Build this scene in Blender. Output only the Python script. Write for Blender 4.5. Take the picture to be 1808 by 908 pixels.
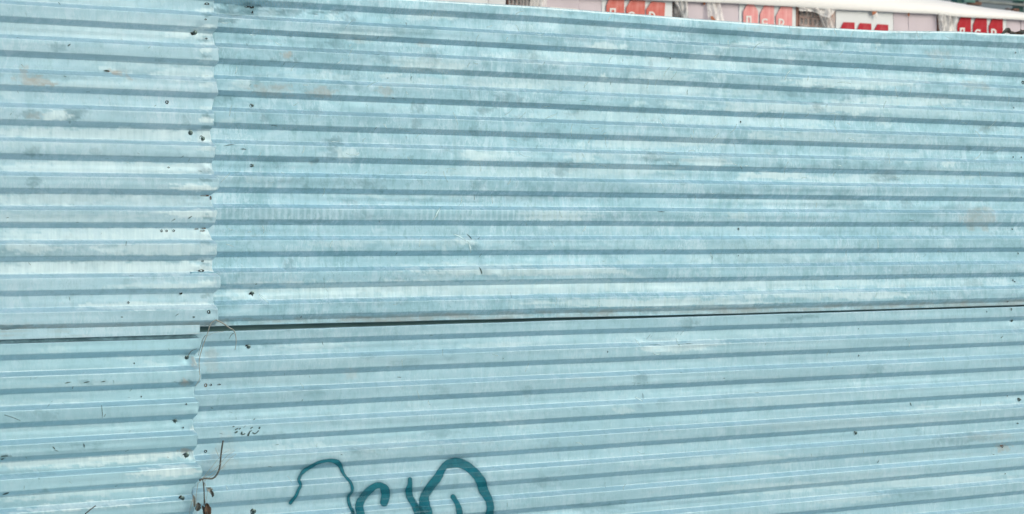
import bpy, math, random
import numpy as np
random.seed(7)
rng = np.random.default_rng(11)
sc = bpy.context.scene
for o in list(bpy.data.objects): bpy.data.objects.remove(o)

# ------------------------------------------------------------------ camera
F = 3200.0                       # focal length in photo pixels (photo 1808 wide)
TH = math.atan(F*0.0908/520.0)   # angle between the view and the fence normal
SN, CS, TN = math.sin(TH), math.cos(TH), math.tan(TH)
DC = F/520.0*CS                  # distance camera - fence plane
H = 1.45
cam_d = bpy.data.cameras.new('camera'); cam = bpy.data.objects.new('camera', cam_d)
sc.collection.objects.link(cam); sc.camera = cam
cam.location = (0, -DC, H); cam.rotation_euler = (math.pi/2, 0, -TH)
cam_d.sensor_width = 36; cam_d.lens = F/1808*36
cam_d.shift_y = -43/1808.0
cam_d.clip_end = 3000; cam_d.clip_start = .1
cam_d.dof.use_dof = True; cam_d.dof.focus_distance = F/520.0; cam_d.dof.aperture_fstop = 6.3

# ------------------------------------------------------------------ sky, sun, exposure
SUN_EL, SUN_AZ = math.radians(30), math.radians(148)   # azimuth clockwise from +Y
w = bpy.data.worlds.new("World"); sc.world = w; w.use_nodes = True
nt = w.node_tree; nt.nodes.clear()
sky = nt.nodes.new('ShaderNodeTexSky'); sky.sky_type = 'NISHITA'; sky.sun_disc = False
sky.sun_elevation = SUN_EL; sky.sun_rotation = SUN_AZ
sky.dust_density = 6.0; sky.air_density = 1.0; sky.ozone_density = 1.0
bg = nt.nodes.new('ShaderNodeBackground'); bg.inputs[1].default_value = 0.115
wo = nt.nodes.new('ShaderNodeOutputWorld')
nt.links.new(sky.outputs[0], bg.inputs[0]); nt.links.new(bg.outputs[0], wo.inputs[0])
sl = bpy.data.lights.new('sun', 'SUN'); sl.energy = 0.5; sl.angle = math.radians(60); sl.color = (1, .995, .985)
so = bpy.data.objects.new('sun', sl); sc.collection.objects.link(so)
sd = (math.sin(SUN_AZ)*math.cos(SUN_EL), math.cos(SUN_AZ)*math.cos(SUN_EL), math.sin(SUN_EL))
from mathutils import Vector, noise as mnoise
so.rotation_euler = Vector(sd).to_track_quat('Z', 'Y').to_euler(); so.location = (0, -3, 12)
sc.view_settings.view_transform = 'Standard'; sc.view_settings.look = 'None'
sc.view_settings.gamma = 1; sc.view_settings.exposure = 0.02

# ------------------------------------------------------------------ measuring helpers
HY = 411.0
def plane_pt(px, py, Y):
    "photo pixel -> world point on the plane y = Y"
    u = (px-904)/F; D = DC+Y
    X = D*(TN+u)/(1-u*TN); Z = X*SN+D*CS
    return (X, Y, H+(HY-py)/F*Z)
def to_px(x, y, z):
    Z = x*SN+(y+DC)*CS
    return 904+F*(x*CS-(y+DC)*SN)/Z, HY-F*(z-H)/Z
def fx(px): return plane_pt(px, HY, 0)[0]

def link(o, parent=None):
    sc.collection.objects.link(o)
    if parent is not None:
        o.parent = parent
    return o
def setp(o, label=None, cat=None, group=None, kind=None):
    if label: o['label'] = label
    if cat: o['category'] = cat
    if group: o['group'] = group
    if kind: o['kind'] = kind
    return o
def empty(name, loc=(0, 0, 0)):
    o = bpy.data.objects.new(name, None); o.location = loc; sc.collection.objects.link(o); return o
def rel(parent, P):
    if parent is None: return np.asarray(P, float)
    L = np.zeros(3); p = parent
    while p is not None: L += np.array(p.location); p = p.parent
    return np.asarray(P, float)-L
def mesh_obj(name, V, Fc, mat, parent=None, smooth=False, origin=None):
    "world-space vertices -> object; parents are pure translations"
    V = rel(parent, V)
    org = V.mean(0) if origin is None else rel(parent, [origin])[0]
    me = bpy.data.meshes.new(name); me.from_pydata((V-org).tolist(), [], [list(f) for f in Fc])
    if smooth: me.polygons.foreach_set('use_smooth', [True]*len(me.polygons))
    me.materials.append(mat); me.update()
    o = bpy.data.objects.new(name, me); o.location = org
    return link(o, parent)

def vnoise(x, z, sx, sz, seed):
    "smooth value noise, -1..1"
    r = np.random.default_rng(seed); T = r.uniform(-1, 1, (257, 257))
    a = np.asarray(x)/sx+50.3; b = np.asarray(z)/sz+50.7
    i = np.floor(a).astype(int); j = np.floor(b).astype(int); fa = a-i; fb = b-j
    fa = fa*fa*(3-2*fa); fb = fb*fb*(3-2*fb); i %= 256; j %= 256
    return (T[i, j]*(1-fa)+T[i+1, j]*fa)*(1-fb)+(T[i, j+1]*(1-fa)+T[i+1, j+1]*fa)*fb
def sstep(a, b, x):
    t = np.clip((x-a)/(b-a), 0, 1); return t*t*(3-2*t)

# ------------------------------------------------------------------ materials
class NT:
    def __init__(s, name):
        s.m = bpy.data.materials.new(name); s.m.use_nodes = True; s.t = s.m.node_tree
        s.b = s.t.nodes['Principled BSDF']; s.out = s.t.nodes['Material Output']
    def n(s, typ, **k):
        x = s.t.nodes.new(typ)
        for a, v in k.items(): setattr(x, a, v)
        return x
    def l(s, a, b): s.t.links.new(a, b)
    def val(s, inp, v):
        if hasattr(v, 'is_linked'): s.l(v, inp)
        else: inp.default_value = v
    def math(s, op, a, b=0.0, clamp=False):
        x = s.n('ShaderNodeMath', operation=op, use_clamp=clamp); s.val(x.inputs[0], a); s.val(x.inputs[1], b); return x.outputs[0]
    def mix(s, f, a, b, blend='MIX'):
        x = s.n('ShaderNodeMix', data_type='RGBA', blend_type=blend)
        s.val(x.inputs[0], f); s.val(x.inputs[6], a); s.val(x.inputs[7], b); return x.outputs[2]
    def co(s, scale=(1, 1, 1), rot=(0, 0, 0)):
        if not hasattr(s, 'tc'): s.tc = s.n('ShaderNodeTexCoord')
        m = s.n('ShaderNodeMapping'); m.inputs['Scale'].default_value = scale; m.inputs['Rotation'].default_value = rot
        s.l(s.tc.outputs['Object'], m.inputs[0]); return m.outputs[0]
    def noise(s, scale, vec=None, detail=5, rough=.6, dist=0):
        x = s.n('ShaderNodeTexNoise'); x.inputs['Scale'].default_value = scale; x.inputs['Detail'].default_value = detail
        x.inputs['Roughness'].default_value = rough; x.inputs['Distortion'].default_value = dist
        s.l(vec if vec is not None else s.co(), x.inputs['Vector']); return x.outputs['Fac']
    def ramp(s, f, lo, hi, a=0.0, b=1.0):
        x = s.n('ShaderNodeMapRange', clamp=True); s.val(x.inputs[0], f)
        x.inputs[1].default_value = lo; x.inputs[2].default_value = hi; x.inputs[3].default_value = a; x.inputs[4].default_value = b
        return x.outputs[0]
    def bump(s, h, strength, dist):
        x = s.n('ShaderNodeBump'); x.inputs['Strength'].default_value = strength; x.inputs['Distance'].default_value = dist
        s.l(h, x.inputs['Height']); s.l(x.outputs[0], s.b.inputs['Normal'])
def C(r, g, b): return (r, g, b, 1)

def steel(name, base, weather, rough=.42, metallic=.45):
    q = NT(name)
    blot = q.noise(8, q.co((1, 1, 1.8)), 9, .68, .5)
    mott = q.noise(1.0, q.co((42, 42, 15)), 7, .74, .5); mmask = q.noise(3.2, q.co((1, 1, 2.5)), 3, .5)
    blot2 = q.noise(21, q.co((1, 1, 1.3)), 5, .65, .8)
    streak = q.noise(1.0, q.co((95, 95, 5)), 4, .7)
    streak2 = q.noise(1.0, q.co((260, 260, 9)), 3, .7)
    drawn = q.noise(1.0, q.co((1.3, 1, 210)), 4, .6)
    facet = q.noise(1.0, q.co((1.1, 1, 24)), 2, .5)
    col = q.mix(q.ramp(facet, .3, .7, 0, .5), C(*[c*.90 for c in base]), C(*[min(c*1.17+.015, 1) for c in base]))
    dark = C(base[0]*.60, base[1]*.70, base[2]*.69)
    pale = C(base[0]*1.50, base[1]*1.20, base[2]*1.15)
    col = q.mix(q.ramp(blot, .50, .70, 0, .40*weather), col, dark)
    col = q.mix(q.ramp(blot, .50, .33, 0, .42*weather), col, pale)
    col = q.mix(q.math('MULTIPLY', q.ramp(mott, .505, .57), q.ramp(mmask, .42, .58, 0, .60*weather)), col, pale)
    col = q.mix(q.math('MULTIPLY', q.ramp(mott, .47, .40), q.ramp(mmask, .62, .40, .15, .50*weather)), col, dark)
    chalk = q.noise(1.0, q.co((120, 120, 38)), 6, .8, 1.0); cm = q.noise(1.0, q.co((4.5, 4.5, 11)), 4, .6, .6)
    col = q.mix(q.math('MULTIPLY', q.ramp(chalk, .49, .55), q.ramp(cm, .50, .60, 0, .62*weather)), col, pale)
    col = q.mix(q.math('MULTIPLY', q.ramp(chalk, .50, .43), q.ramp(cm, .48, .38, 0, .50*weather)), col, dark)
    runs = q.noise(1.0, q.co((26, 26, 1.1)), 5, .7, .3)
    col = q.mix(q.math('MULTIPLY', q.ramp(runs, .56, .70), q.ramp(mmask, .35, .65, .1, .5*weather)), col, dark)
    vor = q.n('ShaderNodeTexVoronoi'); vor.inputs['Scale'].default_value = 1.0; q.l(q.co((85, 85, 60)), vor.inputs['Vector'])
    spk = q.math('MULTIPLY', q.ramp(vor.outputs['Distance'], .16, .10), q.ramp(q.noise(7, q.co((1, 1, 2)), 2, .5), .52, .62))
    col = q.mix(q.math('MULTIPLY', spk, .6*weather), col, C(base[0]*.45, base[1]*.55, base[2]*.55))
    smask = q.math('MULTIPLY', q.ramp(streak, .48, .72), q.ramp(blot2, .38, .62))
    col = q.mix(q.math('MULTIPLY', smask, .38*weather), col, dark)
    col = q.mix(q.math('MULTIPLY', q.math('MULTIPLY', q.ramp(streak2, .56, .80), q.ramp(blot2, .62, .42)), .5*weather), col, pale)
    col = q.mix(q.ramp(blot2, .60, .80, 0, .5*weather), col, dark)
    col = q.mix(q.ramp(drawn, .45, .8, 0, .12), col, pale)
    # wear and painted light (r grime and shade, g scuff and highlight, b brown)
    at = q.n('ShaderNodeAttribute', attribute_name='wear'); sp = q.n('ShaderNodeSeparateColor'); q.l(at.outputs['Color'], sp.inputs[0])
    brk = q.ramp(blot2, .30, .62, .25, 1.0)
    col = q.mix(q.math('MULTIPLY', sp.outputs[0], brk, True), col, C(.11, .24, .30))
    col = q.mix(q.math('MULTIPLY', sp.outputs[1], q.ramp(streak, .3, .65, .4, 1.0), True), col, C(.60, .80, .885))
    col = q.mix(q.math('MULTIPLY', sp.outputs[2], brk, True), col, C(.35, .40, .41))
    # fine diagonal transport scratches where the mask says so
    wv = q.n('ShaderNodeTexWave'); wv.wave_type = 'BANDS'; wv.bands_direction = 'X'
    wv.inputs['Scale'].default_value = 42; wv.inputs['Distortion'].default_value = 4; wv.inputs['Detail'].default_value = 3
    wv.inputs['Detail Scale'].default_value = 2.5
    q.l(q.co((1, 1, 1), (0, math.radians(38), 0)), wv.inputs['Vector'])
    at2 = q.n('ShaderNodeAttribute', attribute_name='marks'); sp2 = q.n('ShaderNodeSeparateColor'); q.l(at2.outputs['Color'], sp2.inputs[0])
    hm = q.math('MULTIPLY', sp2.outputs[0], q.ramp(wv.outputs['Fac'], .6, .95, 0, .30))
    col = q.mix(hm, col, C(.42, .5, .5))
    # evenly spaced roller ticks
    wt = q.n('ShaderNodeTexWave'); wt.wave_type = 'BANDS'; wt.bands_direction = 'X'; wt.inputs['Scale'].default_value = 14.5
    wt.inputs['Distortion'].default_value = .6; q.l(q.co((1, 1, .2)), wt.inputs['Vector'])
    col = q.mix(q.math('MULTIPLY', sp2.outputs[1], q.ramp(wt.outputs['Fac'], .45, .95, 0, .5)), col, pale)
    q.l(col, q.b.inputs['Base Color'])
    q.b.inputs['Metallic'].default_value = metallic
    r = q.math('ADD', q.ramp(blot2, .3, .7, rough-.06, rough+.07), q.math('MULTIPLY', sp.outputs[0], .18))
    q.l(r, q.b.inputs['Roughness'])
    hh = q.math('ADD', q.math('MULTIPLY', q.noise(60, q.co((1, 1, .7)), 4, .6), .7), q.math('MULTIPLY', drawn, .18))
    q.bump(hh, .22, .0012)
    return q.m

def plain(name, col, rough=.6, metallic=0, var=.25, scale=8, dark=.7, bump=0):
    q = NT(name); nz = q.noise(scale, None, 6, .6)
    c = q.mix(q.ramp(nz, .35, .7, 0, var*2), C(*col), C(*[x*dark for x in col])); q.l(c, q.b.inputs['Base Color'])
    q.b.inputs['Roughness'].default_value = rough; q.b.inputs['Metallic'].default_value = metallic
    if bump: q.bump(nz, .5, bump)
    return q.m

BASE = (.29, .55, .70)
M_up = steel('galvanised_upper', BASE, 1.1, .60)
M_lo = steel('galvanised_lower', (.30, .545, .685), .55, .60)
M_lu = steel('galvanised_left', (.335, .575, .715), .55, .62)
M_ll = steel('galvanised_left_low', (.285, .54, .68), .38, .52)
M_screw = plain('screw_zinc', (.10, .17, .18), .3, .8, .4, 300)
M_dark = plain('dark_opening', (.012, .022, .024), .9)
M_rust = plain('rust_edge', (.10, .055, .035), .85, 0, .4, 200)
M_rail = plain('post_steel', (.2, .22, .22), .6, .6)

def paint_mat(name, col, dark):
    q = NT(name)
    at = q.n('ShaderNodeAttribute', attribute_name='alpha')
    nz = q.noise(55, None, 5, .7); nz2 = q.noise(420, None, 3, .7)
    q.l(q.mix(q.ramp(nz, .35, .7), C(*col), C(*dark)), q.b.inputs['Base Color'])
    q.b.inputs['Roughness'].default_value = .5; q.b.inputs['Specular IOR Level'].default_value = .3
    tr = q.n('ShaderNodeBsdfTransparent'); mx = q.n('ShaderNodeMixShader')
    f = q.math('MULTIPLY', at.outputs['Fac'], q.ramp(nz2, .25, .5, .82, 1.0), True)
    q.l(f, mx.inputs[0]); q.l(tr.outputs[0], mx.inputs[1]); q.l(q.b.outputs[0], mx.inputs[2]); q.l(mx.outputs[0], q.out.inputs[0])
    return q.m
M_paint = paint_mat('teal_spray_paint', (.0, .115, .175), (.002, .165, .235))
M_scr = paint_mat('bare_zinc_scratch', (.52, .80, .90), (.46, .72, .82))
M_pen = paint_mat('dark_scrape', (.02, .06, .07), (.04, .1, .11))

# ------------------------------------------------------------------ corrugated sheets
DEP = .0150
class Sheet:
    """ribs run along x. Underslope centres sit at z = H + c0 - .1 k"""
    def __init__(s, c0, n, top, bottom, off, seed, edgeL, edgeR, extra=None, dents=(), zwarp=None, tilt=1.0, cap=None):
        s.c0, s.off, s.seed = c0, off, seed; s.edgeL, s.edgeR = edgeL, edgeR; s.dents = dents; s.zwarp = zwarp
        r = np.random.default_rng(seed)
        pts = []        # (z rel H, depth toward the camera)
        for k in range(n):
            c = c0-.1*k; a, b = r.uniform(-.0006, .0022)*tilt, r.uniform(-.0024, .0004)*tilt
            pts += [(c+.043, DEP+a), (c+.0082, DEP), (c-.0086, 0.0+b), (c-.0430, 0.0)]
        pts = [p for p in pts if bottom < p[0] < top]
        # ends
        def prof(z):
            k = round((c0-z)/.1); d = z-(c0-.1*k)
            return float(np.interp(d, [-.057, -.043, -.0086, .0082, .043, .057], [DEP, 0, 0, DEP, DEP, 0]))
        pts = [(top, prof(top))]+pts+[(bottom, prof(bottom))]
        if cap: pts = [(top, 0.0), (cap+.0015, 0.0), (cap-.0010, DEP)]+[p for p in pts if p[0] < cap-.004]
        if extra: pts = [(top+.0078, pts[0][1]-.0022)]+pts
        P = np.array(pts)
        # arc sampling, tight at the folds
        L = np.r_[0, np.cumsum(np.hypot(np.diff(P[:, 0]), np.diff(P[:, 1])))]
        ss = set(np.arange(0, L[-1], .0058).tolist())
        cs = L[1:-1]; base = np.array(sorted(ss))
        keep = [x for x in base if len(cs) == 0 or np.min(np.abs(cs-x)) > .0036]
        for c in cs: keep += [c-.0030, c-.0018, c-.0007, c+.0007, c+.0018, c+.0030]
        keep = np.array(sorted([x for x in keep if 0 < x < L[-1]]+[0.0, float(L[-1])]))
        s.fine = np.arange(0, L[-1]+.0004, .0004)
        zz = np.interp(s.fine, L, P[:, 0]); dd = np.interp(s.fine, L, P[:, 1])
        ker = np.hanning(15); ker /= ker.sum()
        zp = np.pad(zz, 7, 'edge'); dp = np.pad(dd, 7, 'edge')
        s.zz = np.convolve(zp, ker, 'valid'); s.dd = np.convolve(dp, ker, 'valid')
        s.zz[0] = P[0, 0]; s.zz[-1] = P[-1, 0]
        s.t = keep; s.L = L[-1]
    def surf(s, X, t, lift=0.0):
        z = np.interp(t, s.fine, s.zz); d = np.interp(t, s.fine, s.dd)
        X, z, d = np.broadcast_arrays(X, z, d); X = X.copy(); z = z.copy(); d = d.copy()
        crest = d/DEP
        sd = s.seed
        bow = .0030*vnoise(X, z, .9, .7, sd)+.0011*vnoise(X, z, .33, .16, sd+1)+.00030*vnoise(X, z, .085, .05, sd+2)
        # each flat twists a little on its own
        k = np.round((s.c0-z)/.05)
        bow = bow+.0011*vnoise(X, k, .55, .9, sd+3)*np.sin((s.c0-z)/.05*math.pi)
        zz = z+.0012*vnoise(X, z, 1.1, .5, sd+4)+.0005*vnoise(X, z, .2, .1, sd+5)
        if s.zwarp is not None: zz = zz+s.zwarp(X, z)
        # dents
        px, py = to_px(X, 0, zz+H)
        for (cx, cy, rx, ry, ang, amp) in s.dents:
            ca, sa = math.cos(ang), math.sin(ang); u = ((px-cx)*ca+(py-cy)*sa)/rx; v = (-(px-cx)*sa+(py-cy)*ca)/ry
            g = np.exp(-(u*u+v*v)); d = d+amp*.75*g*(1 if abs(amp) < .5 else 0)
        return X, -(s.off+d+bow+lift), zz+H, crest
    def build(s, mat, parent, name='corrugated_sheet', step=.0055, x0=None, x1=None):
        # columns: fine inside the picture, coarse outside
        vis0, vis1 = fx(-25), fx(1835)
        xs = []
        x = x0
        while x < x1:
            xs.append(x); x += step if vis0 < x < vis1 else .03
        xs.append(x1); xs = np.array(xs)
        XX, TT = np.meshgrid(xs, s.t)           # rows = t
        zn = np.interp(TT, s.fine, s.zz); dn = np.interp(TT, s.fine, s.dd)
        # shaped side edges
        if s.edgeR is not None:
            eR = s.edgeR(zn, dn); XX = x0+(XX-x0)*(eR-x0)/(x1-x0) if False else XX+np.clip((XX-(x1-.12))/.12, 0, 1)*(eR-x1)
        X, Y, Z, cr = s.surf(XX, TT)
        # extra curl and crumple near a shaped edge
        if s.edgeR is not None:
            e = np.clip((XX-(x1-.07))/.07, 0, 1)
            Y = Y-e**2*(.0022*vnoise(XX*0, zn, 1, .045, s.seed+9)+.001)+e*.0010*vnoise(XX, zn, .018, .014, s.seed+10)
            Z = Z+e**2*.0016*vnoise(XX*0, zn, 1, .03, s.seed+11)
        nr, nc = X.shape
        V = np.stack([X, Y, Z], -1)
        # a returned rim gives the sheet its thickness
        R = V.copy(); R[..., 1] += .0012
        ring = [V.reshape(-1, 3)]
        idx = np.arange(nr*nc).reshape(nr, nc)
        q = np.stack([idx[:-1, :-1], idx[1:, :-1], idx[1:, 1:], idx[:-1, 1:]], -1).reshape(-1, 4)
        border = np.r_[idx[0, :], idx[1:, -1], idx[-1, -2::-1], idx[-2:0:-1, 0]]
        rim = R.reshape(-1, 3)[border]; nb = len(border); ri = nr*nc+np.arange(nb)
        q2 = np.stack([border, np.roll(border, -1), np.roll(ri, -1), ri], -1)
        allV = np.vstack([V.reshape(-1, 3), rim]); Q = np.vstack([q, q2])
        org = np.array([x0, 0, H+s.c0]); 
        me = bpy.data.meshes.new(name)
        me.vertices.add(len(allV)); me.vertices.foreach_set('co', (allV-org).astype('f').ravel())
        me.loops.add(Q.size); me.loops.foreach_set('vertex_index', Q.astype('i').ravel())
        me.polygons.add(len(Q)); me.polygons.foreach_set('loop_start', (np.arange(len(Q))*4).astype('i'))
        me.polygons.foreach_set('use_smooth', np.ones(len(Q), bool))
        me.update(calc_edges=True); me.materials.append(mat)
        o = bpy.data.objects.new(name, me); o.location = rel(parent, [org])[0]; link(o, parent)
        s.obj, s.V = o, V
        s.px, s.py = to_px(V[..., 0], V[..., 1], V[..., 2]); s.cr = cr; s.zn = zn
        s.nrim = nb
        N = nr*nc+nb
        s.wear = np.zeros((N, 4), 'f'); s.wear[:, 3] = 1; s.marks = np.zeros((N, 4), 'f'); s.marks[:, 3] = 1
        return s
    def flush(s):
        for nm, arr in (('wear', s.wear), ('marks', s.marks)):
            a = s.obj.data.attributes.new(nm, 'FLOAT_COLOR', 'POINT'); a.data.foreach_set('color', np.clip(arr, 0, 1).ravel())
    def blob(s, ch, cx, cy, rx, ry, amt, ang=0.0, soft=.6, which='wear', facet=None, rag=.5):
        n = s.px.size; ca, sa = math.cos(ang), math.sin(ang)
        dx, dy = s.px-cx, s.py-cy
        m = (np.abs(dx) < 3*(rx+ry)) & (np.abs(dy) < 3*(rx+ry))
        if not m.any(): return
        u = (dx[m]*ca+dy[m]*sa)/rx; v = (-dx[m]*sa+dy[m]*ca)/ry
        r = np.sqrt(u*u+v*v)+rag*vnoise(dx[m], dy[m], max(min(rx*.35, 14), 2.5), max(ry*.4, 3), int(abs(cx*7+cy)) % 9999)+.5*rag*vnoise(dx[m], dy[m], 2.6, 3.5, int(abs(cx*5+cy)) % 9999)
        a = amt*(1-sstep(1-.5*soft, 1+.35*soft, r))
        if facet == 'crest': a = a*(s.cr[m] > .8)
        if facet == 'valley': a = a*(s.cr[m] < .2)
        if facet == 'slope': a = a*((s.cr[m] > .1) & (s.cr[m] < .9))
        arr = s.wear if which == 'wear' else s.marks
        sub = arr[:n, ch].reshape(s.px.shape); sub[m] = np.maximum(sub[m], a)
    def at(s, px, py):
        i = np.argmin((s.px-px)**2+(s.py-py)**2); return s.V.reshape(-1, 3)[i]

fence = empty('metal_fence', (fx(904), 0, 0))
setp(fence, 'pale blue corrugated metal fence of overlapping sheets with a teal scrawl low down', 'fence')

# irregular right-hand edges of the two left-hand sheets (photo measurements -> metres)
def edge_fn(tab, base_px, seed):
    zt = np.array([a for a, b in tab]); pt = np.array([b for a, b in tab])
    def f(zn, dn):
        py = HY-zn*570
        p = np.interp(py, zt, pt)+3.5*(dn/DEP-.5)
        return fx(p-3.0)+.0016*vnoise(zn*0, zn, 1, .012, seed)
    return f
eLU = edge_fn([(-200, 375), (0, 375), (30, 378), (60, 374), (80, 378), (110, 379), (145, 375), (170, 379), (205, 370), (235, 370), (260, 374), (280, 371),
               (330, 380), (346, 370), (375, 376), (395, 372), (405, 367), (430, 376), (455, 375), (475, 374), (490, 382), (505, 382), (520, 376), (545, 377), (575, 378)], 375, 3)
eLL = edge_fn([(560, 346), (590, 351), (612, 351), (628, 345), (650, 350), (670, 350), (690, 344), (715, 347), (740, 342), (765, 344), (790, 342),
               (805, 344), (830, 352), (848, 349), (865, 340), (890, 338), (930, 338), (1100, 338)], 345, 4)
XL = fx(-25)-1.1; XR = fx(1835)+.9
XE, XE2 = fx(375), fx(346)

dents_up = [(443, 14, 26, 8, 0, -.010), (470, 18, 60, 9, .12, -.003), (832, 430, 16, 7, .5, .004), (815, 420, 20, 4, .3, -.003), (855, 470, 9, 14, .3, .0035), (843, 478, 6, 16, -.2, -.003),
            (868, 486, 10, 5, 0, .003), (445, 519, 10, 8, 0, -.004), (462, 532, 14, 5, .7, .0035), (430, 530, 45, 4, -.1, .002), (1040, 395, 30, 5, 0, -.0015),
            (980, 398, 12, 4, 0, .002), (772, 378, 5, 12, .4, .0015), (574, 520, 4, 12, .1, -.002), (690, 525, 30, 5, 0, .0014), (1160, 395, 60, 4, 0, .001),
            (1350, 295, 30, 5, .1, -.0012), (1170, 135, 30, 6, .1, .0012), (1790, 505, 18, 6, .7, -.003), (1790, 520, 30, 4, 0, .002), (620, 60, 60, 7, .05, -.0015),
            (900, 340, 90, 5, 0, .0008), (1500, 120, 50, 6, 0, -.001), (1560, 200, 70, 6, 0, .001), (1320, 60, 60, 6, .1, .0012), (1640, 330, 80, 6, 0, .001)]
dents_lo = [(1128, 605, 14, 5, .4, .003), (1165, 603, 25, 5, 0, -.003), (1215, 607, 35, 5, 0, .003), (1160, 622, 14, 6, 0, .0035), (1240, 612, 20, 5, 0, -.002),
            (1128, 670, 12, 9, 0, -.004), (1135, 695, 8, 10, 0, .003), (1125, 712, 8, 5, .5, .0035), (793, 628, 12, 5, -.5, .003), (780, 636, 12, 5, -.5, -.002),
            (700, 585, 22, 4, -.1, .0016), (560, 585, 14, 5, 0, .0016), (438, 611, 8, 6, 0, -.004), (1784, 566, 8, 5, 0, -.003), (1230, 755, 30, 5, 0, -.001),
            (1125, 820, 40, 5, -.05, .0015), (372, 640, 14, 14, 0, -.002), (850, 700, 60, 6, -.05, .0008)]
dents_lu = [(366, 20, 12, 8, 0, -.003), (343, 52, 9, 8, 0, -.004), (362, 68, 12, 8, 0, -.003), (210, 130, 16, 6, .3, -.003), (225, 136, 10, 4, .3, .002),
            (336, 233, 10, 8, 0, -.004), (359, 245, 12, 7, 0, -.004), (365, 215, 10, 6, 0, .003), (360, 298, 14, 8, .3, .004), (335, 330, 40, 5, 0, .002),
            (364, 345, 16, 3, 0, -.005), (362, 405, 14, 4, 0, -.004), (360, 476, 10, 4, 0, -.004), (345, 470, 20, 6, .2, .003), (368, 551, 8, 6, 0, -.003), (319, 517, 6, 5, 0, -.002),
            (120, 208, 40, 5, .05, .0014), (185, 436, 30, 6, 0, -.0012), (80, 436, 40, 6, 0, .0012), (60, 320, 30, 6, 0, -.001)]
dents_ll = [(329, 632, 12, 8, 0, -.005), (343, 640, 12, 10, 0, .004), (325, 675, 14, 5, 0, -.002), (345, 755, 12, 6, .5, .004), (308, 744, 9, 6, 0, -.003),
            (330, 804, 12, 8, 0, -.004), (345, 800, 9, 8, 0, .003), (322, 880, 12, 8, 0, -.004), (180, 722, 4, 12, 0, -.002), (30, 735, 20, 4, .3, -.0014), (110, 800, 20, 5, 0, -.001)]

def zw_up(X, z):          # the top rib sags, the right end rises a little, the bottom lip bows
    f = (X-fx(452))/(fx(1808)-fx(452))
    top = sstep(.60, .74, z)
    fix = np.interp(f, [0, .30, .646, .773, .886, 1, 1.3], [.004, .0065, -.005, -.001, .013, .017, .017])*sstep(.66, .76, z)
    return fix+top*(-.016+.020*f+.008*sstep(0, -.15, f)) - .004*sstep(-.26, -.30, z)*np.sin(np.clip(f, 0, 1)*math.pi)
upper = Sheet(.732, 11, .765, -.2905, .015, 21, None, None, extra=True, dents=dents_up, zwarp=zw_up)
upper.build(M_up, fence, x0=fx(330), x1=XR)
lower = Sheet(-.345, 10, -.300, -1.32, .0, 31, None, None, dents=dents_lo, zwarp=lambda X, z: sstep(-.325, -.300, z)*np.interp(X, [fx(350), fx(600), fx(1300), fx(1800)], [-.007, -.005, .000, .003]))
lower.build(M_lo, fence, x0=fx(336), x1=XR)
leftu = Sheet(.823, 12, .870, -.2875, .030, 41, None, eLU, dents=dents_lu, tilt=.9)
leftu.build(M_lu, fence, x0=XL, x1=XE)
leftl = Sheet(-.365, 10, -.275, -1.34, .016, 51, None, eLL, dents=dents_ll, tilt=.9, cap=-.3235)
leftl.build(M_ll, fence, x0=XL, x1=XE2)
setp(upper.obj, 'large weathered upper sheet, streaked and blotched grey'); setp(lower.obj, 'large lower sheet carrying the teal scrawl')
setp(leftu.obj, 'brighter upper left sheet lapped over the large one'); setp(leftl.obj, 'lower left sheet below the bright one')

# the flat strip that shows between the two left-hand sheets
class Strip(Sheet): pass
strip = Sheet(-.2, 1, -.255, -.3125, .027, 61, None, None, dents=())
strip.dd[:] = 0; strip.off = .0285
strip.build(M_lu, fence, x0=XL, x1=fx(347))
setp(strip.obj, 'narrow flat strip between the two left sheets')
sheets = {'up': upper, 'lo': lower, 'lu': leftu, 'll': leftl, 'st': strip}

# ------------------------------------------------------------------ stains and scuffs on the sheets, with highlights and shade painted in
def scatter(s, n, x0, x1, y0, y1, seed, amt=.5):
    r = np.random.default_rng(seed)
    for _ in range(n):
        ch = r.choice([0, 0, 1, 1, 2], p=[.35, .2, .3, .1, .05]); w_ = r.uniform(4, 26); h_ = r.uniform(3, 12)
        s.blob(ch, r.uniform(x0, x1), r.uniform(y0, y1), w_, h_, amt*r.uniform(.3, 1)*(.55 if ch == 2 else 1), r.uniform(-.3, .3), facet=r.choice(['crest', 'valley', 'any']), rag=.6)
scatter(upper, 170, 380, 1808, 10, 330, 1, .55); scatter(upper, 50, 380, 1808, 330, 560, 2, .4)
scatter(lower, 60, 350, 1808, 580, 908, 3, .32); scatter(leftu, 22, 0, 370, 0, 570, 4, .4); scatter(leftl, 14, 0, 340, 600, 908, 5, .35)
# long darker / paler reaches of single flats
r_ = np.random.default_rng(9)
for s, n, box, a in ((upper, 46, (380, 1808, 20, 540), .40), (lower, 22, (350, 1808, 580, 900), .22), (leftu, 26, (0, 370, 0, 570), .40), (leftl, 12, (0, 340, 600, 900), .30)):
    for _ in range(n):
        s.blob(int(r_.choice([0, 1], p=[.35, .65])), r_.uniform(*box[:2]), r_.uniform(*box[2:]), r_.uniform(60, 260), r_.uniform(9, 16), a*r_.uniform(.3, 1), 0, facet=r_.choice(['crest', 'valley']), rag=.5, soft=1.6)
U = upper.blob; Lo = lower.blob; A = leftu.blob; B = leftl.blob
A(2, 62, 143, 34, 9, .85, .12); A(2, 42, 128, 7, 12, .7, .2); A(2, 208, 130, 18, 4, 1.0, .25); A(2, 228, 138, 8, 4, .6, .25); A(1, 205, 125, 30, 5, .5, .1)
A(0, 100, 84, 14, 8, .35); A(0, 55, 202, 22, 7, .5); A(0, 125, 203, 16, 10, .6); A(1, 100, 203, 26, 9, .9); A(2, 60, 205, 14, 6, .5)
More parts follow.
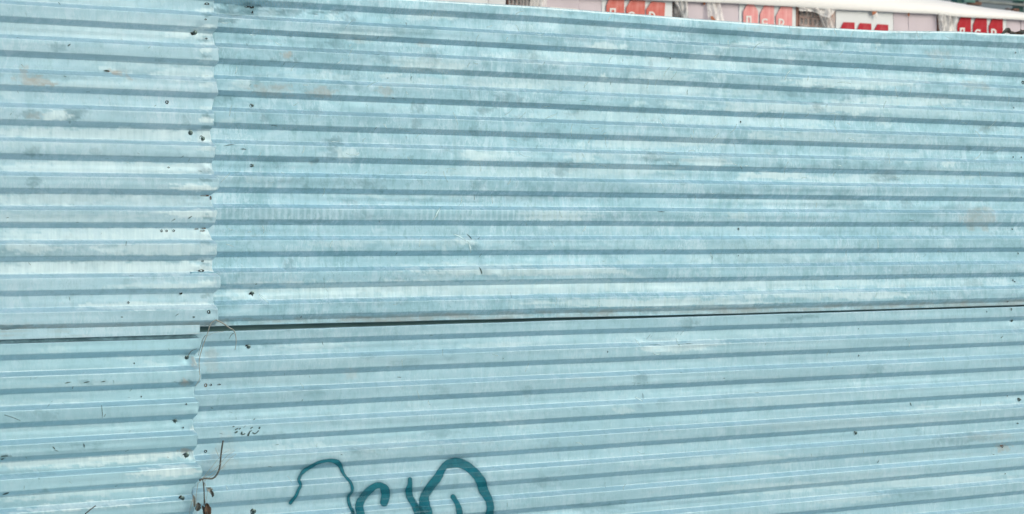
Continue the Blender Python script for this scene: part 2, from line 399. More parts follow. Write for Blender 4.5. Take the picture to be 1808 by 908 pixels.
A(0, 58, 268, 14, 10, .55); A(0, 172, 268, 12, 7, .5); A(0, 58, 322, 14, 10, .6); A(1, 340, 331, 40, 6, .95); A(1, 190, 299, 180, 12, .6, 0, facet='valley'); A(1, 180, 240, 190, 12, .45, 0, facet='valley')
A(1, 150, 422, 230, 12, .75, 0, facet='valley'); A(1, 130, 475, 250, 12, .75, 0, facet='valley'); A(1, 280, 440, 120, 12, .5, 0, facet='crest'); A(1, 340, 377, 50, 8, .8, 0); A(1, 50, 436, 50, 10, .6, 0)  # valley ones paint the broad pale sheen of the flats
A(1, 340, 60, 45, 9, .7, 0); A(1, 330, 130, 60, 12, .5, 0); A(0, 362, 69, 10, 6, .6); A(0, 200, 350, 200, 10, .25); A(1, 260, 541, 130, 6, .8, 0)
A(0, 30, 580, 60, 6, .6); A(2, 150, 577, 160, 5, .35); A(2, 60, 582, 30, 4, .6)
B(1, 150, 810, 190, 12, .7, -.05, facet='valley'); B(1, 120, 868, 160, 10, .5, -.06, facet='valley'); B(1, 260, 800, 110, 11, .95, -.06, facet='valley'); B(1, 300, 832, 60, 9, .9, -.06); B(1, 150, 893, 120, 7, .8, -.08); B(0, 325, 676, 14, 5, .8); B(2, 326, 676, 8, 6, .8)
B(2, 345, 640, 8, 10, .6); B(0, 165, 675, 30, 4, .5); B(0, 150, 790, 40, 6, .4); B(0, 40, 835, 60, 5, .3); B(2, 327, 795, 12, 4, .8); B(1, 345, 757, 7, 6, .9); B(0, 8, 806, 12, 3, .9)
for cy, a in ((18, .7), (48, .8), (78, .6), (88, .8), (108, .5), (136, .95), (150, .6), (192, .6), (212, .9), (238, .9), (250, .8), (262, .7), (292, .5), (331, 1), (374, .9), (411, .9), (440, .6), (460, .8), (476, .95), (500, .8), (541, .95)):
    A(1, 364, cy, 14, 4.5, a, r_.uniform(-.15, .15))
for cy in (26, 72, 100, 205, 226, 300, 318, 384, 430, 468, 522): A(0, 364, cy, 10, 3.5, .6, r_.uniform(-.3, .3))
A(1, 190, 238, 220, 12, .6, 0, facet='valley'); A(1, 190, 473, 230, 12, .8, 0, facet='valley'); A(1, 200, 414, 200, 11, .55, 0, facet='valley'); A(1, 180, 298, 210, 11, .6, 0, facet='valley'); A(1, 60, 356, 90, 10, .6, 0, facet='valley'); A(1, 300, 541, 90, 5, .9); A(1, 300, 505, 90, 5, .5); A(1, 300, 477, 90, 9, .6); A(1, 290, 412, 90, 8, .7); A(1, 120, 350, 140, 9, .5)  # more of the pale sheen painted along the valleys
# upper sheet
for cx, cy, w_, h_, a in ((480, 160, 35, 10, .6), (570, 163, 22, 9, .7), (680, 163, 14, 9, .55), (506, 97, 9, 6, .8), (640, 72, 20, 5, .5), (750, 78, 18, 5, .55), (462, 158, 14, 9, .7), (1730, 385, 34, 22, .55), (1720, 150, 26, 9, .45), (1340, 50, 40, 5, .4)):
    U(2, cx, cy, w_, h_, a*.8)
for cx, cy, w_, h_, a in ((735, 218, 9, 9, .9), (590, 250, 14, 10, .8), (470, 210, 12, 8, .7), (555, 282, 10, 6, .9), (640, 325, 18, 8, .6), (640, 380, 18, 8, .7), (843, 325, 14, 10, .6), (1150, 280, 18, 8, .8),
                          (1275, 285, 9, 9, .6), (1297, 77, 5, 6, .9), (1215, 90, 14, 10, .5), (1270, 95, 16, 8, .6), (835, 437, 6, 6, .9), (560, 195, 10, 8, .5), (690, 190, 10, 6, .5), (410, 18, 46, 9, 1.4), (470, 22, 90, 6, 1.1), (440, 12, 20, 6, 1.4), (395, 37, 30, 4, 1.0),  # last few entries paint the shadow under the crest by the tear
                          (1165, 183, 18, 8, .5), (1445, 190, 12, 9, .8), (1600, 360, 14, 8, .5), (1480, 360, 60, 14, .45), (1700, 370, 60, 10, .4), (1540, 90, 80, 8, .35), (1120, 128, 40, 9, .4), (1170, 85, 70, 9, .4), (990, 75, 60, 8, .4),
                          (560, 165, 30, 6, .5), (980, 290, 60, 8, .3), (1280, 345, 70, 5, .6), (500, 280, 40, 8, .4), (520, 390, 60, 6, .45), (640, 535, 9, 7, .5), (712, 535, 12, 7, .7), (665, 535, 10, 8, .5), (700, 494, 10, 3, .8)):
    U(0, cx, cy, w_, h_, a*.62)
for cx, cy, w_, h_, a in ((1065, 137, 7, 8, 1), (1510, 201, 7, 7, 1), (1070, 82, 30, 7, .8), (1170, 135, 50, 9, .6), (1100, 150, 90, 8, .5), (730, 115, 40, 8, .8), (790, 118, 30, 9, .8), (640, 62, 60, 6, .5), (600, 430, 60, 6, .4),
                          (900, 152, 70, 8, .8), (1000, 110, 60, 8, .7), (1190, 120, 50, 6, .7), (840, 275, 30, 9, .8), (880, 275, 40, 9, .5), (980, 380, 60, 9, .7), (1370, 310, 60, 7, .9), (1240, 285, 50, 9, .7), (1330, 190, 70, 9, .6),
                          (1500, 145, 120, 9, .8), (1600, 180, 120, 9, .7), (1410, 190, 50, 8, .7), (1500, 190, 70, 8, .8), (1130, 255, 100, 9, .6), (1080, 300, 120, 9, .6), (840, 505, 400, 10, .7), (600, 512, 120, 9, .9), (850, 478, 120, 9, .9),  # the long low ones paint the sheen of the brightest valley
                          (1050, 505, 200, 9, .8), (1400, 500, 200, 9, .6), (1150, 535, 200, 8, .8), (1450, 520, 160, 8, .8), (1000, 478, 120, 8, .8), (470, 520, 30, 8, .7), (1650, 500, 130, 7, .4), (1330, 80, 60, 6, .7), (1230, 250, 60, 7, .7),
                          (700, 145, 60, 7, .4), (760, 30, 60, 5, .6), (560, 135, 60, 7, .4), (1620, 310, 120, 9, .4), (1500, 320, 80, 8, .5), (820, 425, 24, 6, .9), (1450, 240, 80, 8, .5), (1560, 275, 60, 7, .45)):
    U(1, cx, cy, w_, h_, a*.72, 0, facet=None)
for cx, cy, w_, a in ((560, 521, 190, .75), (800, 514, 230, .8), (1050, 507, 240, .75), (1300, 500, 200, .55), (560, 483, 150, .35), (850, 476, 170, .6), (1100, 472, 170, .4), (700, 538, 220, .45), (1000, 533, 260, .6), (1350, 522, 220, .45), (1000, 100, 160, .5), (1250, 112, 160, .5), (1100, 205, 180, .5), (1330, 215, 150, .5), (900, 145, 160, .55), (1150, 160, 180, .55), (1550, 140, 180, .5), (1000, 315, 200, .4), (900, 300, 160, .4), (1400, 350, 160, .4)):
    U(1, cx, cy, w_, 11, a*.62, 0, facet='valley', rag=.4)  # bright sheen painted along the valley flats
# bottom fold of the big sheet is grimy
for cx in range(420, 1830, 45): U(2 if cx % 2 else 0, cx+r_.uniform(-15, 15), 568-(cx-400)*.0235, 34, 5, r_.uniform(.15, .5))
for cx, cy, w_, h_, a, ch in ((1215, 570, 18, 9, .5, 0), (1130, 670, 12, 12, .6, 0), (1165, 603, 50, 5, .5, 1), (1200, 612, 60, 9, .8, 1), (640, 798, 24, 8, .55, 0), (500, 580, 20, 7, .4, 0), (1700, 775, 50, 9, .5, 0), (1770, 790, 14, 8, .8, 2), (1740, 770, 40, 9, .35, 2),
                              (620, 660, 12, 9, .45, 2), (780, 765, 30, 7, .45, 0), (800, 795, 30, 7, .35, 0), (720, 640, 30, 8, .4, 0), (960, 850, 30, 8, .4, 0), (1050, 895, 50, 9, .5, 0), (1420, 560, 26, 3, .8, 0), (1388, 565, 12, 4, .7, 0), (1120, 545, 60, 5, .5, 2),
                              (1250, 605, 40, 6, .7, 1), (1400, 860, 150, 9, .5, 1), (1300, 815, 120, 9, .4, 1), (1650, 850, 160, 9, .5, 1), (1600, 870, 60, 8, .4, 0), (1500, 880, 60, 8, .5, 1), (560, 610, 60, 8, .4, 1), (600, 790, 200, 9, .4, 1), (1700, 720, 90, 7, .6, 1),
                              (1100, 725, 20, 6, .5, 1), (545, 690, 30, 8, .4, 0), (870, 610, 60, 5, .4, 1), (395, 800, 20, 30, .35, 2), (372, 640, 12, 24, .4, 2), (650, 630, 14, 6, .4, 0), (480, 770, 30, 7, .3, 0)):
    Lo(ch, cx, cy, w_, h_, a*.75, -.04)
# underslope transport scratches, roller ticks
n_ = upper.px.size
hm = ((upper.cr > .1) & (upper.cr < .9) & (upper.py < 300)).astype('f')*np.clip(.5+.8*vnoise(upper.px, upper.py, 130, 60, 77), 0, 1)
upper.marks[:n_, 0] = hm.ravel()
tk = ((upper.zn > .032+.0095) & (upper.zn < .032+.046) & (upper.px > 385)).astype('f')*(1-sstep(1000, 1060, upper.px))*np.clip(.75+.6*vnoise(upper.px, upper.py, 60, 60, 78), 0, 1)
upper.marks[:n_, 1] = tk.ravel()
upper.wear[:n_, 0] = np.maximum(upper.wear[:n_, 0], (.22*(1-sstep(60, 330, upper.py))*np.clip(.6+.9*vnoise(upper.px, upper.py, 45, 22, 91), 0, 1)).ravel())
for s in (upper, lower, leftu, leftl):      # highlights painted along the folds, crests darkened a little in colour
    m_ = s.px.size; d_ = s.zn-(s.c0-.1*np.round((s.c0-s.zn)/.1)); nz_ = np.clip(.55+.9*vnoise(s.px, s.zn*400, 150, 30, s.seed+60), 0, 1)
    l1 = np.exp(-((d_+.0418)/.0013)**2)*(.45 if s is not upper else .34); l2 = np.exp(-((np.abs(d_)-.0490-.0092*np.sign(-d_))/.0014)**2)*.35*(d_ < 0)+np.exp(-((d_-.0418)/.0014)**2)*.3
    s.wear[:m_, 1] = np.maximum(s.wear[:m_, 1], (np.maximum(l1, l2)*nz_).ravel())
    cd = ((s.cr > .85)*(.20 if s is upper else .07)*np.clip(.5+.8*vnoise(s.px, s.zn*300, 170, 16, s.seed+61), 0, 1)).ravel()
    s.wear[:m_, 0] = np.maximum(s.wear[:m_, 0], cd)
ml_ = leftl.px.size; rec = ((leftl.zn > -.3232)*1.0).ravel(); leftl.wear[:ml_, 0] = np.maximum(leftl.wear[:ml_, 0], rec*1.0); leftl.wear[:ml_, 1] *= (1-rec)  # shade inside the lap recess painted dark
ms_ = strip.px.size; strip.wear[:ms_, 2] = (.5*np.clip(vnoise(strip.px, strip.py, 40, 4, 71), 0, 1)).ravel()
# dirt gathered along the bottom fold of the two upper sheets
for s, z0 in ((upper, -.262), (leftu, -.268)):
    k_ = (sstep(z0, z0-.010, s.zn)*np.clip(.45+.9*vnoise(s.px, s.py, 36, 5, s.seed+80), 0, 1)).ravel(); j_ = s.px.size
    s.wear[:j_, 2] = np.maximum(s.wear[:j_, 2], k_*.55); s.wear[:j_, 0] = np.maximum(s.wear[:j_, 0], k_*.45)
rim_ = (upper.zn > .7665).ravel(); upper.wear[:n_, 1] = np.where(rim_, 1.0, upper.wear[:n_, 1]); upper.wear[:n_, 0] = np.where(rim_, 0, upper.wear[:n_, 0])  # bright highlight of the top rim painted pale
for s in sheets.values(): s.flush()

# ------------------------------------------------------------------ things sprayed / scratched on the sheets
def stroke_patch(name, s, strokes, mat, cell_x, cell_t, lift, soft, kind=None, halo=False):
    """strokes: lists of (px, py, radius px) laid on the real surface of sheet s"""
    allV, allF, allA = [], [], []; base = 0
    for st in strokes:
        st = np.array(st, float)
        pmn, pmx = st[:, 0].min()-st[:, 2].max()-9, st[:, 0].max()+st[:, 2].max()+9
        ymn, ymx = st[:, 1].min()-st[:, 2].max()-4, st[:, 1].max()+st[:, 2].max()+4
        xs = np.arange(fx(pmn), fx(pmx), cell_x)
        zlo, zhi = plane_pt((pmn+pmx)/2, ymx, 0)[2]-H-.012, plane_pt((pmn+pmx)/2, ymn, 0)[2]-H+.012
        sel = s.fine[(s.zz > zlo) & (s.zz < zhi)]
        if len(sel) < 2: continue
        ts = np.arange(sel[0], sel[-1], cell_t)
        XX, TT = np.meshgrid(xs, ts); X, Y, Z, cr = s.surf(XX, TT, lift)
        px, py = to_px(X, Y, Z); best = np.full(px.shape, 9e9)
        for a, b in zip(st[:-1], st[1:]):
            ab = b[:2]-a[:2]; L2 = max((ab**2).sum(), 1e-9)
            t = np.clip(((px-a[0])*ab[0]+(py-a[1])*ab[1])/L2, 0, 1)
            dist = np.hypot(px-a[0]-t*ab[0], py-a[1]-t*ab[1])-(a[2]+(b[2]-a[2])*t)
            best = np.minimum(best, dist)
        best = best+vnoise(px, py, 5, 5, 5)*.35
        al = 1-sstep(-soft, soft, best)
        if halo: al = np.maximum(al*(1-.25*sstep(.1, .8, vnoise(px, py, 26, 9, 8))), .22*(1-sstep(0, 8, best))*(.7+.3*vnoise(px, py, 14, 14, 6)))
        nr, nc = al.shape; idx = np.arange(nr*nc).reshape(nr, nc)
        q = np.stack([idx[:-1, :-1], idx[1:, :-1], idx[1:, 1:], idx[:-1, 1:]], -1).reshape(-1, 4)
        af = al.ravel(); q = q[af[q].max(1) > .012]
        u, inv = np.unique(q, return_inverse=True)
        allV.append(np.stack([X, Y, Z], -1).reshape(-1, 3)[u]); allF.append(inv.reshape(-1, 4)+base); allA.append(af[u]); base += len(u)
    V = np.vstack(allV); Fc = np.vstack(allF); A_ = np.concatenate(allA)
    o = mesh_obj(name, V, Fc.tolist(), mat, s.obj, True)
    a = o.data.attributes.new('alpha', 'FLOAT', 'POINT'); a.data.foreach_set('value', A_.astype('f'))
    if kind: o['kind'] = kind
    return o
def zz3(pts, sc_=4.52, ox=500, oy=780): return [(ox+x/sc_, oy+y/sc_, r) for x, y, r in pts]
def smooth(st, n=4):
    st = np.array(st, float); out = []
    P = np.vstack([st[0], st, st[-1]])
    for i in range(1, len(P)-2):
        for k in range(n):
            t = k/n; p0, p1, p2, p3 = P[i-1], P[i], P[i+1], P[i+2]
            out.append(.5*((2*p1)+(-p0+p2)*t+(2*p0-5*p1+4*p2-p3)*t*t+(-p0+3*p1-3*p2+p3)*t**3))
    out.append(P[-2]); return out
graff = [zz3([(58, 488, 3.2), (100, 435, 3.0), (122, 385, 2.8), (140, 345, 2.8), (125, 300, 3.0), (160, 240, 3.4), (220, 200, 3.2), (300, 162, 3.2), (380, 152, 3.4), (430, 165, 5.0), (455, 195, 4.0), (485, 262, 2.6),
              (540, 330, 2.6), (553, 392, 3.0), (522, 440, 3.0), (530, 505, 3.0), (560, 570, 3.4), (580, 700, 4), (600, 820, 4)]),
         zz3([(640, 720, 8), (622, 600, 7.6), (608, 510, 7.2), (640, 440, 7.0), (690, 385, 6.6), (745, 350, 5.6), (790, 355, 5.6), (812, 385, 8), (818, 430, 8), (805, 485, 7)]),
         zz3([(1012, 300, 3.6), (1012, 345, 4.4), (1003, 395, 6.4), (1015, 450, 6.2), (1045, 500, 6.0), (1080, 560, 8), (1110, 640, 9), (1130, 800, 9)]),
         zz3([(1060, 700, 10), (1140, 590, 11), (1128, 510, 10), (1128, 440, 8.2), (1170, 370, 8.0), (1230, 290, 7.8), (1280, 205, 6.0), (1330, 175, 8.0), (1400, 168, 8.6), (1465, 195, 8.0), (1530, 250, 8.0), (1575, 310, 9.0),
              (1600, 390, 8.4), (1640, 460, 7.0), (1655, 530, 6.6), (1640, 600, 7), (1590, 760, 8)]),
         zz3([(1355, 440, 4.4), (1385, 490, 4.4), (1408, 560, 5.6), (1415, 700, 6), (1380, 800, 6)])]
g = stroke_patch('graffiti', lower, [smooth(s_) for s_ in graff], M_paint, .0014, .0012, .0009, 1.7, None, True)
setp(g, 'teal spray painted letters')
# pale scratches on the big sheets
def arc(cx, cy, ln, ang, bend, r0):
    pts = []
    for k in range(6):
        t = k/5-.5; x = t*ln; y = bend*(4*t*t-1)*ln*.25
        pts.append((cx+x*math.cos(ang)-y*math.sin(ang), cy+x*math.sin(ang)+y*math.cos(ang), r0*(1-abs(2*t)**2*.8)))
    return pts
rs = random.Random(5)
scr = [arc(773, 376, 22, -1.1, .15, 1.2), arc(768, 385, 14, -.9, .1, .9), arc(742, 428, 16, -1.4, .2, .8), arc(1010, 230, 22, -1.5, .3, .8), arc(585, 432, 14, -1.3, .2, .7), arc(812, 420, 26, .5, .3, 1.4), arc(828, 436, 22, 1.3, .4, 1.2),
       arc(466, 528, 22, .75, .1, 1.3), arc(764, 27, 14, -1.2, .1, 1), arc(1420, 315, 10, 0, .6, .7), arc(1550, 430, 18, 1.5, .1, .8), arc(1695, 112, 8, -.7, .1, .8), arc(1740, 132, 8, -.8, .1, .7)]
for _ in range(120): scr.append(arc(rs.uniform(390, 1790), rs.uniform(20, 320), rs.uniform(5, 24), rs.choice([-1.2, -.9, 1.2, .15, -.5])+rs.uniform(-.3, .3), rs.uniform(-.6, .6), rs.uniform(.3, .75)))
for _ in range(25): scr.append(arc(rs.uniform(390, 1790), rs.uniform(320, 540), rs.uniform(5, 16), rs.choice([-1.3, 1.3, .1])+rs.uniform(-.3, .3), rs.uniform(-.6, .6), rs.uniform(.3, .6)))
stroke_patch('scratches', upper, scr, M_scr, .0012, .0012, .0010, .6, 'stuff')
scr = [arc(rs.uniform(370, 1790), rs.uniform(590, 890), rs.uniform(5, 16), rs.choice([-1.3, 1.3, .1])+rs.uniform(-.3, .3), rs.uniform(-.6, .6), rs.uniform(.3, .6)) for _ in range(22)]
scr += [arc(1125, 604, 14, .9, .1, 1), arc(1160, 624, 14, .1, -.5, 1), arc(1128, 705, 14, .5, .1, 1.2), arc(400, 862, 8, 1.4, .5, .9)]
stroke_patch('scratches', lower, scr, M_scr, .0012, .0012, .0010, .6, 'stuff')
# dark scrapes
def lp(pts, sx, ox, oy): return [(ox+x/sx, oy+y/sx, r) for x, y, r in pts]
S15 = 15.07
pen = [lp(p, S15, 400, 730) for p in ([(240, 430, 1.0), (295, 400, .8)], [(235, 515, 1.0), (280, 490, 1.2)], [(335, 425, .7), (370, 400, .7)], [(410, 490, .8), (400, 545, 1.6)], [(430, 565, .6), (490, 545, .7)],
       [(575, 580, 1.6), (600, 530, 1.2), (625, 480, .9), (670, 462, .8)], [(645, 400, .7), (690, 370, .7)], [(700, 520, .8), (750, 545, .7), (800, 520, .8), (855, 462, .8)], [(870, 400, 1.3), (885, 375, 1.2)], [(725, 170, .8), (750, 145, .7)], [(170, 360, .8), (200, 350, .8)])]
pen += [arc(1145, 595, 10, -.9, .1, .2), arc(1152, 592, 10, -.9, .1, .1), arc(1197, 588, 9, -.9, 0, .2), arc(1204, 588, 9, -.9, 0, .1), arc(1210, 608, 26, -.06, .1, .3), arc(1160, 610, 26, .06, .2, .1), arc(1135, 700, 10, 1.5, .2, .3), arc(1130, 676, 28, 0, -.1, .15), arc(1608, 484+230, 6, 1.2, 0, .5)]
for _ in range(34): pen.append(arc(rs.uniform(370, 1800), rs.uniform(590, 895), rs.uniform(2, 9), rs.choice([-1, 1.4, .1])+rs.uniform(-.3, .3), rs.uniform(-.5, .5), rs.uniform(.05, .3)))
stroke_patch('dark_scrapes', lower, pen, M_pen, .0011, .0011, .0012, .55, 'stuff')
pen = [arc(406, 257, 22, -.12, .2, .8), arc(430, 264, 10, .1, .3, .5), arc(700, 468-20, 6, -1, 0, .5), arc(572, 500, 16, 1.5, .1, .1), arc(576, 512, 12, .9, .1, .05), arc(1167, 374, 14, .05, 0, .6), arc(828, 418, 14, .8, .3, .8), arc(848, 478, 14, 1.2, .4, .8)]
for _ in range(60): pen.append(arc(rs.uniform(390, 1800), rs.uniform(15, 540), rs.uniform(2, 11), rs.choice([-1, 1.5, 1.5, .1])+rs.uniform(-.2, .2), rs.uniform(-.5, .5), rs.uniform(.0, .25)))
stroke_patch('dark_scrapes', upper, pen, M_pen, .0011, .0011, .0012, .55, 'stuff')
pen = [arc(122, 80, 7, -.6, .1, 1.1), arc(188, 125, 10, 0, 0, 1.2), arc(336, 384, 8, -.6, .1, .5), arc(306, 389, 8, -.6, .1, .4), arc(313, 556, 8, -.6, .1, .6), arc(342, 560, 4, 0, 0, 1), arc(215, 560, 4, 0, 0, .9), arc(15, 582, 26, .03, 0, .8), arc(55, 582, 16, -.05, 0, .8)]
for _ in range(36): pen.append(arc(rs.uniform(5, 370), rs.uniform(5, 570), rs.uniform(2, 8), rs.uniform(-1.5, 1.5), 0, rs.uniform(.0, .25)))
stroke_patch('dark_scrapes', leftu, pen, M_pen, .0011, .0011, .0012, .55, 'stuff')
pen = [arc(120, 676, 12, -.2, .1, .8), arc(153, 675, 10, -.2, 0, .8), arc(182, 674, 9, -.2, 0, .7), arc(95, 791, 7, .8, 0, 1), arc(100, 796, 8, .3, 0, .7), arc(148, 787, 8, 1.4, .3, .8), arc(8, 806, 12, -.1, .2, 1), arc(4, 811, 6, -.3, 0, 1.2), arc(10, 872, 12, -.3, 0, 1.1), arc(180, 727, 22, 1.5, .1, .6), arc(22, 738, 30, .35, .1, .5)]
for _ in range(24): pen.append(arc(rs.uniform(5, 335), rs.uniform(610, 900), rs.uniform(2, 7), rs.uniform(-1.5, 1.5), 0, rs.uniform(.0, .25)))
stroke_patch('dark_scrapes', leftl, pen, M_pen, .0011, .0011, .0012, .55, 'stuff')

# ------------------------------------------------------------------ screws and holes
def screw_mesh():
    V, Fc = [], []
    def ring(r, y, n, ph=0): 
        b = len(V); V.extend([(r*math.cos(2*math.pi*i/n+ph), y, r*math.sin(2*math.pi*i/n+ph)) for i in range(n)]); return b
    def conn(a, b, n): Fc.extend([(a+i, a+(i+1) % n, b+(i+1) % n, b+i) for i in range(n)])
    n = 12; a = ring(.0080, .002, n); b = ring(.0076, -.0012, n); c = ring(.0046, -.0022, n); d = ring(.0044, -.0062, n); e = ring(.0030, -.0074, n)
    conn(a, b, n); conn(b, c, n); conn(c, d, n); conn(d, e, n); Fc.append(tuple(range(e, e+n)))
    me = bpy.data.meshes.new('screw'); me.from_pydata(V, [], Fc); me.materials.append(M_screw); return me
SCR = screw_mesh()
def screw(s, px, py, sc_=1.0):
    p = s.at(px, py); o = bpy.data.objects.new('screw', SCR); o.location = rel(s.obj, [p])[0]
    o.rotation_euler = (rs.uniform(-.25, .25), rs.uniform(0, 3), rs.uniform(-.25, .25)); o.scale = (sc_,)*3; link(o, s.obj)
    hole(s, px-3*sc_, py+1*sc_, 4.2*sc_, 5.4*sc_, 0, .0006)
def hole(s, px, py, rx, ry, ang=0, lift=.0014, mat=None, name='screw_hole'):
    p = s.at(px, py); k = 1/540.0; n = 9; V = [(p[0], p[1]+.001, p[2])]; V2 = []
    for i in range(n):
        a = 2*math.pi*i/n; q = rs.uniform(.75, 1.15); x, z = rx*k*math.cos(a)*q, ry*k*math.sin(a)*q
        V.append((p[0]+x*math.cos(ang)-z*math.sin(ang), p[1]-lift, p[2]+x*math.sin(ang)+z*math.cos(ang)))
    Fc = [(0, 1+(i+1) % n, 1+i) for i in range(n)]
    return mesh_obj(name, V, Fc, mat or M_dark, s.obj)
for k_, a_ in {'lu': [(343, 56, 1), (336, 234, 1), (358, 245, .9)], 'ul': [], 'up': [(446, 186, .6), (446, 291, .6), (445, 519, .9)],
               'lo': [(439, 612, .9), (447, 903, 1), (1512, 765, .8), (1786, 566, .8), (1800, 705, .9)], 'll': [(329, 632, .9), (308, 744, .8), (328, 804, 1.1), (322, 881, 1)]}.items():
    for px, py, z_ in a_: screw(sheets[k_], px, py, z_)
for k_, px, py, rx, ry in (('lu', 365, 6, 5, 1.8), ('lu', 363, 35, 2, 1.5), ('lu', 363, 69, 2.2, 1.4), ('lu', 295, 182, 3, 3), ('lu', 284, 409, 2, 2.4), ('lu', 294, 408, 2, 2.2), ('lu', 307, 408, 2.4, 2.4), ('lu', 319, 517, 2.8, 3.2), ('lu', 368, 550, 3.2, 3.2),
                           ('lu', 297, 297, 2, 1.6), ('lu', 227, 535, 2, 2), ('lu', 356, 477, 6, 2.2), ('lu', 357, 461, 2, 2), ('up', 443, 11, 5, 4), ('up', 446, 24, 1.6, 5), ('up', 434, 12, 4, 1.6), ('up', 1183, 103, 1.6, 1.6), ('up', 1308, 215, 1.6, 2.4), ('up', 1303, 405, 2.2, 2.8), ('up', 1303, 451, 1.2, 1.2),
                           ('up', 1792, 92, 2, 2.2), ('up', 1806, 145, 3.6, 4.2), ('up', 1790, 190, 1.2, 2), ('up', 1788, 277, 2, 2), ('up', 1803, 279, 2, 2), ('up', 1787, 404, 2, 2.2), ('up', 1797, 447, 1.8, 2.4), ('up', 1788, 494, 2, 1.8), ('up', 1791, 498, 1.2, 2),
                           ('up', 1779, 532, 2.6, 1.8), ('lo', 1785, 546, 2.4, 3), ('lo', 1515, 580, 1.2, 1.2), ('lo', 1515, 628, 1.6, 2.4), ('lo', 1073, 621, 1, 1.8), ('lo', 372, 680, 2.2, 2.2), ('lo', 387, 679, 3, 1.2), ('lo', 362, 797, 2.8, 2.4), ('lo', 1778, 699, 1.4, 2.2), ('lo', 1797, 748, 3.4, 1.4),
                           ('lo', 1769, 788, 3, 2.6), ('lo', 1775, 836, 1.4, 2), ('lo', 1742, 552, 1, 2), ('lo', 1599, 600, 1, 1), ('ll', 330, 714, 1.8, 1.8), ('ll', 322, 755, 1.6, 1.4), ('ll', 237, 640, 1.4, 1.4), ('ll', 250, 701, 1.4, 1.6), ('up', 532, 560, 1.6, 1.6), ('up', 453, 502, 2, 1)):
    hole(sheets[k_], px, py, rx, ry)
for px, py, rx, ry, m_ in ((361, 346, 9, 1.3, M_rust), (373, 350, 1.8, 3.4, M_rust), (358, 408, 5, 1.2, M_rust), (360, 404, 4, 1.2, M_rust), (347, 405, 4, .8, M_rust), (190, 125, 5, 1.0, M_rust)):
    hole(leftu, px, py, rx, ry, 0, .0016, m_, 'rust_tear')
for px, py, rx, ry in ((362, 680, 3, 3), (1768, 786, 5, 3)): hole(lower, px, py, rx, ry, 0, .0012, M_rust, 'rust_spot')

# ------------------------------------------------------------------ fence posts behind the sheets
def box(name, x0, x1, y0, y1, z0, z1, mat, parent=None):
    V = [(x, y, z) for z in (z0, z1) for y in (y0, y1) for x in (x0, x1)]
    Fc = [(0, 2, 3, 1), (4, 5, 7, 6), (0, 1, 5, 4), (2, 6, 7, 3), (0, 4, 6, 2), (1, 3, 7, 5)]
    return mesh_obj(name, V, Fc, mat, parent)
for x in (fx(345)-1.4, fx(345)-.02, fx(1795)): box('post', x-.03, x+.03, .046, .106, -.3, H+.72, M_rail, fence)

box('rail', XL, XR, .016, .044, H-.36, H-.25, plain('seam_backing', (.14, .30, .33), .9, 0, .4, 12), fence)  # added as dark backing behind the seam gap
box('rail', XL, XR, .016, .044, H+.60, H+.68, M_rail, fence)
# ------------------------------------------------------------------ ground and platform
def ground_mat():
    q = NT('pale_bounce_ground'); nz = q.noise(.8, None, 8, .65); n2 = q.noise(25, None, 5, .7)
    c = q.mix(q.ramp(nz, .35, .65), C(.66, .68, .64), C(.82, .84, .80)); c = q.mix(q.ramp(n2, .4, .7, 0, .5), c, C(.50, .52, .46))  # unseen ground kept snow-pale to bounce light onto the rib undersides
    q.l(c, q.b.inputs['Base Color']); q.b.inputs['Roughness'].default_value = .95; q.bump(n2, .5, .03); return q.m
gn = 40; gx = np.sign(np.linspace(-1, 1, gn))*np.abs(np.linspace(-1, 1, gn))**3*1500
GX, GY = np.meshgrid(gx, gx); GZ = .03*vnoise(GX, GY, 3, 3, 5)*(np.hypot(GX, GY) < 60)-.03
idx = np.arange(gn*gn).reshape(gn, gn)
gq = np.stack([idx[:-1, :-1], idx[:-1, 1:], idx[1:, 1:], idx[1:, :-1]], -1).reshape(-1, 4)
setp(mesh_obj('ground', np.stack([GX, GY, GZ], -1).reshape(-1, 3), gq.tolist(), ground_mat(), None, True, (0, 0, 0)), kind='structure')

YP = 5.3                                    # the packs stand 5.3 m behind the fence
def pk(px, py, dy=0.0): return plane_pt(px, py, YP+dy)
Zbase = H+.55
M_conc = plain('platform_concrete', (.32, .32, .31), .9, 0, .4, 3, .7, .01)
setp(box('loading_platform', pk(420, 0)[0], pk(2150, 0)[0], YP-.25, YP+3.2, -.05, Zbase, M_conc), kind='structure')

# ------------------------------------------------------------------ brick packs
def film_mat(name, a, tint=(.86, .91, .94)):
    q = NT(name); q.b.inputs['Base Color'].default_value = C(*tint); q.b.inputs['Roughness'].default_value = .45
    nz = q.noise(9, q.co((1, 1, .35), (0, .5, 0)), 5, .7, 1.2)
    tr = q.n('ShaderNodeBsdfTransparent'); mx = q.n('ShaderNodeMixShader')
    q.l(q.ramp(nz, .38, .62, a*.35, min(a*1.6, .95)), mx.inputs[0]); q.l(tr.outputs[0], mx.inputs[1]); q.l(q.b.outputs[0], mx.inputs[2]); q.l(mx.outputs[0], q.out.inputs[0])
    return q.m
M_film = film_mat('clear_film', .42); M_film2 = film_mat('milky_film', .85)
M_cart = plain('pinkish_wrap', (.57, .55, .645), .5, 0, .25, 6, .86, .004)
M_cart2 = plain('pale_wrap', (.63, .72, .80), .45, 0, .2, 5, .9, .004)
M_white = plain('white_print_ground', (.66, .76, .83), .45, 0, .2, 9, .9, .003)
M_letter = plain('white_print', (.72, .77, .80), .45, 0, .15, 20, .9)
M_brick = plain('clay_brick', (.36, .22, .19), .85, 0, .5, 25, .65, .002)
M_void = plain('brick_void', (.05, .05, .05), .9)
M_orange = plain('orange_scrap', (.42, .16, .08), .7, 0, .4, 40)
